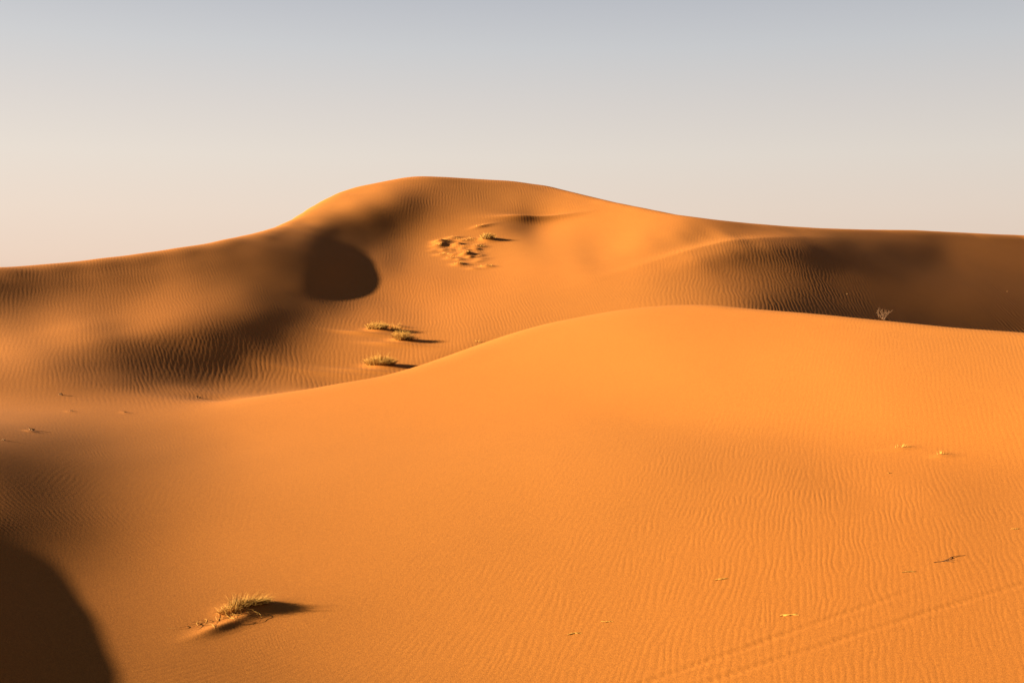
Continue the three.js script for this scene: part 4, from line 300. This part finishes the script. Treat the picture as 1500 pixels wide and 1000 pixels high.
// one continuous sheet: rings of vertices round the foot of the lens, close together where the photograph looks
{
  const bearings = [], rings = [];
  const half = 27.5 * Math.PI / 180, fine = 0.0365 * Math.PI / 180;
  for (let a = -half; a <= half; a += fine) bearings.push(a);
  for (let a = half + fine, st = fine; a < 2 * Math.PI - half - fine * 0.5; st = Math.min(st * 1.35, 0.06), a += st) bearings.push(a);
  let r = 0.4;
  while (r < 4200) { rings.push(r); r += r < 11.4 ? Math.min(0.4, 0.12 + Math.max(0, 11.4 - r) * 0.2) : r < 95 ? r < 33 ? clamp(r * r / 4700, 0.03, 0.18) : 0.185 : r < 135 ? 0.3 : Math.min(120, (r - 135) * 0.09 + 0.35); }
  const nb = bearings.length, nr = rings.length, count = nb * nr;
  const pos = new Float32Array(count * 3), uv = new Float32Array(count * 2), col = new Float32Array(count * 3), region = new Uint8Array(count);
  const sn = bearings.map(Math.sin), cs = bearings.map(Math.cos);
  for (let j = 0; j < nr; j++) for (let i = 0; i < nb; i++) {
    const R = rings[j] / Math.max(0.35, Math.abs(bearings[i]) < 0.6 ? cs[i] : 0.825), x = R * sn[i], d = R * cs[i], k = j * nb + i;
    pos[k * 3] = x; pos[k * 3 + 1] = groundHeight(x, d); pos[k * 3 + 2] = -d;
    uv[k * 2] = x; uv[k * 2 + 1] = d;
    const m = noise(x / 7 + 40, d / 9) * 0.05 + noise(x / 1.6, d / 2.1 + 60) * 0.02, w = noise(x / 11 + 9, d / 14 + 2) * 0.05;   // drier and redder grains in patches
    col[k * 3] = 0.95 + m; col[k * 3 + 1] = 0.95 + m + w; col[k * 3 + 2] = 0.95 + m + 1.8 * w;
    region[k] = d < behindCrest(x) && R < 60 && x > -45 && x < 55 ? 0 : R < 165 && d > 0 ? 1 : 2;
  }
  const whole = new THREE.BufferGeometry(), index = new Uint32Array((nr - 1) * nb * 6);
  let n = 0;
  for (let j = 0; j < nr - 1; j++) for (let i = 0; i < nb; i++) {
    const i2 = (i + 1) % nb, a = j * nb + i, b = j * nb + i2, c = a + nb, e = b + nb;
    index[n++] = a; index[n++] = b; index[n++] = c; index[n++] = b; index[n++] = e; index[n++] = c;
  }
  whole.setAttribute('position', new THREE.BufferAttribute(pos, 3));
  whole.setIndex(new THREE.BufferAttribute(index, 1));
  whole.computeVertexNormals();
  const nor = whole.attributes.normal.array;
  console.log('ground', nb, nr, index.length / 3, 'normal up', nor[1]);
  [['foreground_dune', 'smooth orange foreground dune covered in fine wind ripples', 'dune'], ['background_dune', 'tall rippled dune with dark hollows behind the foreground dune', 'dune'], ['desert_plain', 'far sandy plain behind the dunes', 'plain']].forEach(([name, label, category], q) => {
    const map = new Int32Array(count).fill(-1), list = [], faces = [];
    for (let t = 0; t < index.length; t += 3) {
      if (region[index[t]] !== q) continue;
      for (let k = 0; k < 3; k++) { const v = index[t + k]; if (map[v] < 0) { map[v] = list.length; list.push(v); } faces.push(map[v]); }
    }
    const g = new THREE.BufferGeometry(), P = new Float32Array(list.length * 3), N = new Float32Array(list.length * 3), C = new Float32Array(list.length * 3), U = new Float32Array(list.length * 2);
    list.forEach((v, k) => { for (let c = 0; c < 3; c++) { P[k * 3 + c] = pos[v * 3 + c]; N[k * 3 + c] = nor[v * 3 + c]; C[k * 3 + c] = col[v * 3 + c]; } U[k * 2] = uv[v * 2]; U[k * 2 + 1] = uv[v * 2 + 1]; });
    g.setAttribute('position', new THREE.BufferAttribute(P, 3)); g.setAttribute('normal', new THREE.BufferAttribute(N, 3)); g.setAttribute('color', new THREE.BufferAttribute(C, 3)); g.setAttribute('uv', new THREE.BufferAttribute(U, 2));
    g.setIndex(new THREE.BufferAttribute(Uint32Array.from(faces), 1));
    const m = new THREE.Mesh(g, sand);
    m.name = name; m.castShadow = m.receiveShadow = true;
    m.userData = { kind: 'structure', label, category };
    scene.add(m);
  });
}

/* ------------------------------------------------------------------ plants, straws, stubs */
const matte = (name, r, g, b, extra = {}) => new THREE.MeshPhysicalMaterial({ name, color: new THREE.Color().setRGB(r, g, b), roughness: 0.85, specularIntensity: 0.3, side: THREE.DoubleSide, vertexColors: true, ...extra });
const strawMaterial = matte('straw', 0.33, 0.152, 0.024), greenMaterial = matte('green_blade', 0.13, 0.064, 0.01), twigMaterial = matte('twig', 0.075, 0.032, 0.012), stubMaterial = matte('stub', 0.13, 0.055, 0.015);
const numbers = {};
function named(o, name) { const n = numbers[name] = (numbers[name] ?? -1) + 1; o.name = n ? name + '_' + String(n).padStart(3, '0') : name; return o; }
function tag(o, label, category, group) { o.userData.label = label; o.userData.category = category; if (group) o.userData.group = group; return o; }
const cast = (m) => { m.castShadow = m.receiveShadow = true; return m; };
function meshFrom(list, material) {                // list: {p: [...], n: [...], c: [...]} triangles
  const g = new THREE.BufferGeometry();
  g.setAttribute('position', new THREE.Float32BufferAttribute(list.p, 3)); g.setAttribute('color', new THREE.Float32BufferAttribute(list.c, 3));
  g.setAttribute('uv', new THREE.Float32BufferAttribute(new Float32Array(list.p.length / 3 * 2), 2));
  g.computeVertexNormals();
  return cast(new THREE.Mesh(g, material));
}
const V = (x, y, z) => new THREE.Vector3(x, y, z);
// a tapering stalk swept along points; sides 2 gives a flat blade
function stalk(out, pts, r0, r1, sides, tint) {
  const rings = pts.map((p, i) => {
    const t = (pts[Math.min(i + 1, pts.length - 1)]).clone().sub(pts[Math.max(i - 1, 0)]).normalize();
    const a = V(0, 1, 0).cross(t); if (a.lengthSq() < 1e-4) a.set(1, 0, 0); a.normalize();
    if (sides === 2) a.applyAxisAngle(t, tint * 40);
    const b = t.clone().cross(a), r = lerp(r0, r1, i / (pts.length - 1));
    return Array.from({ length: sides }, (_, k) => { const f = k / sides * Math.PI * 2; return p.clone().addScaledVector(a, r * Math.cos(f)).addScaledVector(b, r * Math.sin(f)); });
  });
  const tri = (u, v, w) => { for (const q of [u, v, w]) { out.p.push(q.x, q.y, q.z); out.c.push(tint, tint, tint); } };
  for (let i = 0; i < rings.length - 1; i++) for (let k = 0; k < (sides === 2 ? 1 : sides); k++) { const l = (k + 1) % sides; tri(rings[i][k], rings[i][l], rings[i + 1][k]); tri(rings[i][l], rings[i + 1][l], rings[i + 1][k]); }
}
// a clump of arching blades round (x, d): heights are local to the clump's base
function blades(base, r, { n, rx, rd, turn = 0, height, lean = 0.35, spread = 0.7, width = 0.004, offset = [0, 0] }) {
  const out = { p: [], c: [] }, c = Math.cos(turn), s = Math.sin(turn);
  for (let k = 0; k < n; k++) {
    const a = r() * Math.PI * 2, q = Math.sqrt(r()), u = Math.cos(a) * q * rx, v = Math.sin(a) * q * rd, x = offset[0] + u * c - v * s, d = offset[1] + u * s + v * c;
    const y = groundHeight(base.x + x, base.d + d) - base.y - 0.015, L = height * (0.45 + 0.75 * r()) * (1 - 0.35 * q);
    const out2 = a + (r() - 0.5) * 1.6, tilt = spread * (0.25 + 0.75 * q) * (0.5 + r()), dx = Math.cos(out2) * tilt + lean * (0.5 + r()), dd = Math.sin(out2) * tilt * 0.8 + (r() - 0.5) * 0.3, droop = 0.25 + 0.6 * r();
    const pts = [];
    for (let i = 0; i <= 4; i++) { const t = i / 4, b = t + droop * t * t * 0.6; pts.push(V(x + dx * L * b * 0.8, y + L * t * (1 - 0.35 * droop * t * Math.hypot(dx, dd)), -(d + dd * L * b * 0.8))); }
    stalk(out, pts, width * (0.7 + 0.6 * r()), width * 0.15, 2, 0.6 + 0.7 * r());
  }
  return out;
}
function place(px, py, from) { const [x, d] = spot(px, py, from); return { x, d, y: groundHeight(x, d) }; }
function grassTuft(px, py, from, seed, label, group, dry, green) {
  const base = place(px, py, from), r = randomSource(seed), g = named(new THREE.Group(), 'grass_tuft');
  g.position.set(base.x, base.y, -base.d);
  const put = (name, list, material) => { const m = meshFrom(list, material); m.name = name; m.userData.kind = 'stuff'; g.add(m); };
  const join = (specs) => specs.map((o) => blades(base, r, o)).reduce((a, b) => { for (const v of b.p) a.p.push(v); for (const v of b.c) a.c.push(v); return a; });
  put('dry_blades', join(dry), strawMaterial);
  if (green) put('green_blades', join(green), greenMaterial);
  scene.add(tag(g, label, 'grass tuft', group));
  return { base, g, r };
}
{ // the clump near the lens, on its own long drift
  const t = grassTuft(360, 893, 6, 11, 'bushy yellow-green grass tuft on a drift beside the deep foreground shadow', null,
    [{ n: 1000, rx: 0.25, rd: 0.1, turn: 0.8, height: 0.13, lean: 0.4, spread: 1.1, offset: [0.05, 0.06], width: 0.0022 }, { n: 800, rx: 0.22, rd: 0.1, turn: 0.8, height: 0.14, lean: 0.1, spread: 1, offset: [-0.13, -0.14], width: 0.0022 }, { n: 260, rx: 0.26, rd: 0.1, turn: 0.8, height: 0.25, lean: 0.4, spread: 0.8, offset: [0.0, 0.03], width: 0.0018 }],
    [{ n: 200, rx: 0.12, rd: 0.08, turn: 0.7, height: 0.2, lean: 0.05, spread: 0.6, offset: [-0.1, -0.04], width: 0.0022 }, { n: 300, rx: 0.24, rd: 0.1, turn: 0.8, height: 0.09, lean: 0.4, offset: [0.1, 0.1], width: 0.0024 }]);
  const out = { p: [], c: [] }, r = t.r;
  for (let k = 0; k < 34; k++) {                    // old stalks and roots curling out of the nose of the drift
    const f = r(), x0 = lerp(-0.55, 0.1, f) + (r() - 0.5) * 0.16, d0 = lerp(-0.75, -0.12, f) + (r() - 0.5) * 0.14, a = r() * 6.28, L = 0.12 + 0.22 * r(), bend = (r() - 0.5) * 3, pts = [];
    for (let i = 0; i <= 6; i++) { const q = i / 6, x = x0 + Math.cos(a + bend * q) * L * q, d = d0 + Math.sin(a + bend * q) * L * q; pts.push(V(x, groundHeight(t.base.x + x, t.base.d + d) - t.base.y + 0.012 * Math.sin(q * 3.1) * (1 + r()), -d)); }
    stalk(out, pts, 0.0028, 0.0012, 3, 0.6 + 0.5 * r());
  }
  const m = meshFrom(out, strawMaterial); m.name = 'trailing_stalks'; m.userData.kind = 'stuff'; t.g.add(m);
}
grassTuft(551, 484, 6, 21, 'straw-coloured grass tuft with a smaller sprig beside it in the valley, furthest up the slope', 'grass tufts in the valley between the dunes',
  [{ n: 1500, rx: 0.42, rd: 0.26, height: 0.34, lean: 0.2, spread: 0.9, width: 0.0042 }, { n: 90, rx: 0.2, rd: 0.15, height: 0.42, lean: 0.1, offset: [0.85, 0.35], width: 0.006 }, { n: 110, rx: 0.5, rd: 0.2, height: 0.3, lean: 0.4, offset: [0.45, 0.15], width: 0.005 }], [{ n: 260, rx: 0.35, rd: 0.2, height: 0.26, width: 0.007, offset: [0.12, 0] }]);
grassTuft(586, 500, 6, 22, 'narrow upright grass tuft with a bright plume, between the other two valley tufts', 'grass tufts in the valley between the dunes',
  [{ n: 1100, rx: 0.22, rd: 0.2, height: 0.44, lean: 0.05, spread: 0.9, width: 0.004 }, { n: 160, rx: 0.35, rd: 0.2, height: 0.26, lean: 0.3, offset: [0.4, 0.1], width: 0.005 }], [{ n: 240, rx: 0.3, rd: 0.2, height: 0.3, offset: [0.25, 0], width: 0.006 }]);
grassTuft(555, 537, 6, 23, 'broad spiky grass tuft with a long shadow at the foot of the foreground dune', 'grass tufts in the valley between the dunes',
  [{ n: 1900, rx: 0.5, rd: 0.25, height: 0.36, lean: 0.15, spread: 0.9, width: 0.0042 }, { n: 60, rx: 0.45, rd: 0.2, height: 0.62, lean: 0.1, spread: 0.5, width: 0.004 }], [{ n: 420, rx: 0.42, rd: 0.22, height: 0.3, offset: [0.2, 0], width: 0.007 }]);

// half-buried clumps on the hummocks of the far dune
const patch = 'half-buried grass clumps on the far dune';
[[640, 361, 'at the western tip of the hummock patch'], [650, 354], [664, 350], [677, 353], [690, 352], [648, 374], [661, 379], [672, 388, 'at the lowest hummock of the patch, its foot bright'], [682, 374], [700, 362], [713, 352, 'big dark'], [704, 332, 'ridge'], [712, 391, 'single']].forEach(([px, py, what], k) => {
  const big = what === 'big dark', label = big ? 'dark thick grass clump on the tallest hummock of the far dune' : what === 'ridge' ? 'thin grass along the slim sand ridge above the hummock patch' : what === 'single' ? 'small grass clump standing alone below the hummock patch on the far dune' : what ? 'half-buried grass clump ' + what : 'half-buried straw clump inside the hummock patch on the far dune';
  grassTuft(px, py, 50, 40 + k, label, what ? null : patch, [{ n: big ? 300 : 30, rx: big ? 0.5 : 0.4, rd: big ? 0.35 : 0.25, height: big ? 0.4 : 0.15, lean: 0.3, width: 0.009 }], big ? [{ n: 160, rx: 0.45, rd: 0.3, height: 0.35, lean: 0.3, width: 0.01 }] : undefined);
});
// small dry clumps where the near slope meets the flat
grassTuft(1322, 656, 6, 71, 'small dry straw clump with a curved tip at the foot of the bright slope', null, [{ n: 26, rx: 0.16, rd: 0.05, height: 0.12, lean: 0.3, width: 0.004 }]);
grassTuft(1380, 666, 6, 72, 'small pale dry clump with a sand tail at the foot of the bright slope', null, [{ n: 40, rx: 0.14, rd: 0.06, height: 0.1, lean: 0.2, width: 0.004 }]);
grassTuft(700, 501, 46, 73, 'tiny dry sprig behind the rim of the foreground dune', null, [{ n: 30, rx: 0.12, rd: 0.1, height: 0.16, width: 0.006 }]);

{ // leafless bush standing in the shade of the mid ridge
  const base = place(1294, 468, 48), r = randomSource(88), g = named(new THREE.Group(), 'dead_bush');
  g.position.set(base.x, base.y - 0.05, -base.d);
  for (let k = 0; k < 12; k++) {
    const out = { p: [], c: [] }, a = r() * 6.28, lean = 0.25 + 0.7 * r(), L = 0.35 + 0.5 * r(), ox = (r() - 0.5) * 0.3, oz = (r() - 0.5) * 0.3, pts = [];
    for (let i = 0; i <= 5; i++) { const t = i / 5; pts.push(V(ox + Math.cos(a) * lean * L * t * (0.7 + 0.3 * t) - 0.15 * t, L * t * (1 - 0.12 * lean * t), oz + Math.sin(a) * lean * L * t + (r() - 0.5) * 0.06)); }
    stalk(out, pts, 0.02, 0.007, 5, 0.8 + 0.5 * r());
    for (let q = 0; q < 5; q++) {
      const i = 1 + Math.floor(r() * 4), p = pts[i], b = a + (r() - 0.5) * 3, l = 0.1 + 0.18 * r();
      stalk(out, [p, V(p.x + Math.cos(b) * l * 0.4, p.y + l * 0.45, p.z + Math.sin(b) * l * 0.4), V(p.x + Math.cos(b) * l * 0.6, p.y + l, p.z + Math.sin(b) * l * 0.6)], 0.009, 0.004, 3, 0.8 + 0.5 * r());
    }
    const m = meshFrom(out, twigMaterial); m.name = 'branch'; g.add(m);
  }
  scene.add(tag(g, 'leafless brown bush half hidden behind the dune rim in the shaded slope', 'bush'));
}

// pale broken stubs on the shaded flat
[[46, 630, 0.05, 0.045, 'pale dry stub throwing a long shadow, the largest on the shaded flat'], [104, 602, 0.03, 0.035, null], [183, 604, 0.028, 0.035, null], [4, 645, 0.025, 0.03, null], [290, 583, 0.06, 0.05, 'dry stub at the end of the foreground dune rim'], [88, 579, 0.06, 0.05, 'low dry stub among the coarse ripples behind the flat'], [1241, 431, 0.04, 0.04, 'pale stub on the shaded slope beside the leafless bush'], [1476, 427, 0.04, 0.04, 'small stub far up the shaded slope']].forEach(([px, py, h, w, label], k) => {
  const base = place(px, py, px > 1000 ? 50 : 6), r = randomSource(120 + k), out = { p: [], c: [] };
  for (let q = 0; q < 7; q++) { const a = r() * 6.28, x = (r() - 0.5) * w * 2, z = (r() - 0.5) * w, l = h * (0.5 + 0.6 * r()); stalk(out, [V(x, -0.03, z), V(x + Math.cos(a) * l * 0.2, l * 0.55, z + Math.sin(a) * l * 0.2), V(x + Math.cos(a) * l * 0.5, l, z + Math.sin(a) * l * 0.5)], w * 0.42, w * 0.22, 6, 0.7 + 0.6 * r()); }
  const m = named(meshFrom(out, stubMaterial), 'dry_stub'); m.position.set(base.x, base.y, -base.d);
  scene.add(tag(m, label ?? 'small dry stub on the shaded flat', 'stub', label ? null : 'small stubs on the shaded flat'));
});

// loose stalks lying on the near sand: [px, py, length, heading, thickness, tint, label]
[[1058, 850, 0.2, 0.45, 0.007, 1.3, 'short yellow straw lying on the fine ripples'], [1158, 903, 0.26, 0.1, 0.008, 1.5, 'bright yellow straw lying just above the wheel marks'], [890, 911, 0.14, 0.3, 0.005, 1.2, 'faint straw lying on the near flat, paler of a pair'], [842, 928, 0.18, 0.2, 0.005, 1.2, 'thin pale straw lying lowest on the near flat'], [1334, 839, 0.24, 0.1, 0.004, 0.8, 'thin half-buried straw below the long dark twig'], [1489, 775, 0.14, 0.3, 0.005, 1.2, 'short pale straw on the eastern ripples above the dark twig'], [1304, 693, 0.05, 0.6, 0.007, 1.2, 'tiny pale chip of straw on the rippled flat']].forEach(([px, py, L, head, w, tint, label], k) => {
  const base = place(px, py, 6), r = randomSource(200 + k), out = { p: [], c: [] };
  for (let q = 0; q < 3; q++) {
    const a = head + (r() - 0.5) * 0.5, l = L * (q ? 0.55 + 0.3 * r() : 1), bend = (r() - 0.5) * 0.8, pts = [];
    for (let i = 0; i <= 5; i++) { const t = i / 5 - 0.5, x = Math.cos(a + bend * t) * l * t + (q - 1) * 0.02, d = Math.sin(a + bend * t) * l * t + (r() - 0.5) * 0.01; pts.push(V(x, groundHeight(base.x + x, base.d + d) - base.y + 0.004 + 0.03 * L * (0.25 - t * t) * 4 * (q === 0 ? 1 : 0.4), -d)); }
    stalk(out, pts, w, w * 0.5, 5, tint * (0.85 + 0.25 * r()));
  }
  const m = named(meshFrom(out, strawMaterial), 'straw'); m.position.set(base.x, base.y, -base.d);
  scene.add(tag(m, label, 'straw'));
});
{
  const base = place(1392, 819, 6), r = randomSource(301), out = { p: [], c: [] }, pts = [];
  for (let i = 0; i <= 10; i++) { const t = i / 10 - 0.5, x = t * 0.62, d = t * 0.34 + 0.02 * Math.sin(t * 9); pts.push(V(x, groundHeight(base.x + x, base.d + d) - base.y + 0.007 + 0.006 * Math.sin(t * 7 + 1), -d)); }
  stalk(out, pts, 0.006, 0.003, 6, 0.9);
  for (let q = 0; q < 5; q++) { const p = pts[2 + q], a = (r() - 0.5) * 2, l = 0.06 + 0.06 * r(); stalk(out, [p, V(p.x + Math.cos(a) * l, p.y + 0.006, p.z + Math.sin(a) * l)], 0.004, 0.002, 4, 0.7); }
  const m = named(meshFrom(out, twigMaterial), 'twig'); m.position.set(base.x, base.y, -base.d);
  scene.add(tag(m, 'long dark twig lying on the sand above the wheel marks', 'twig'));
}


renderer.render(scene, camera);
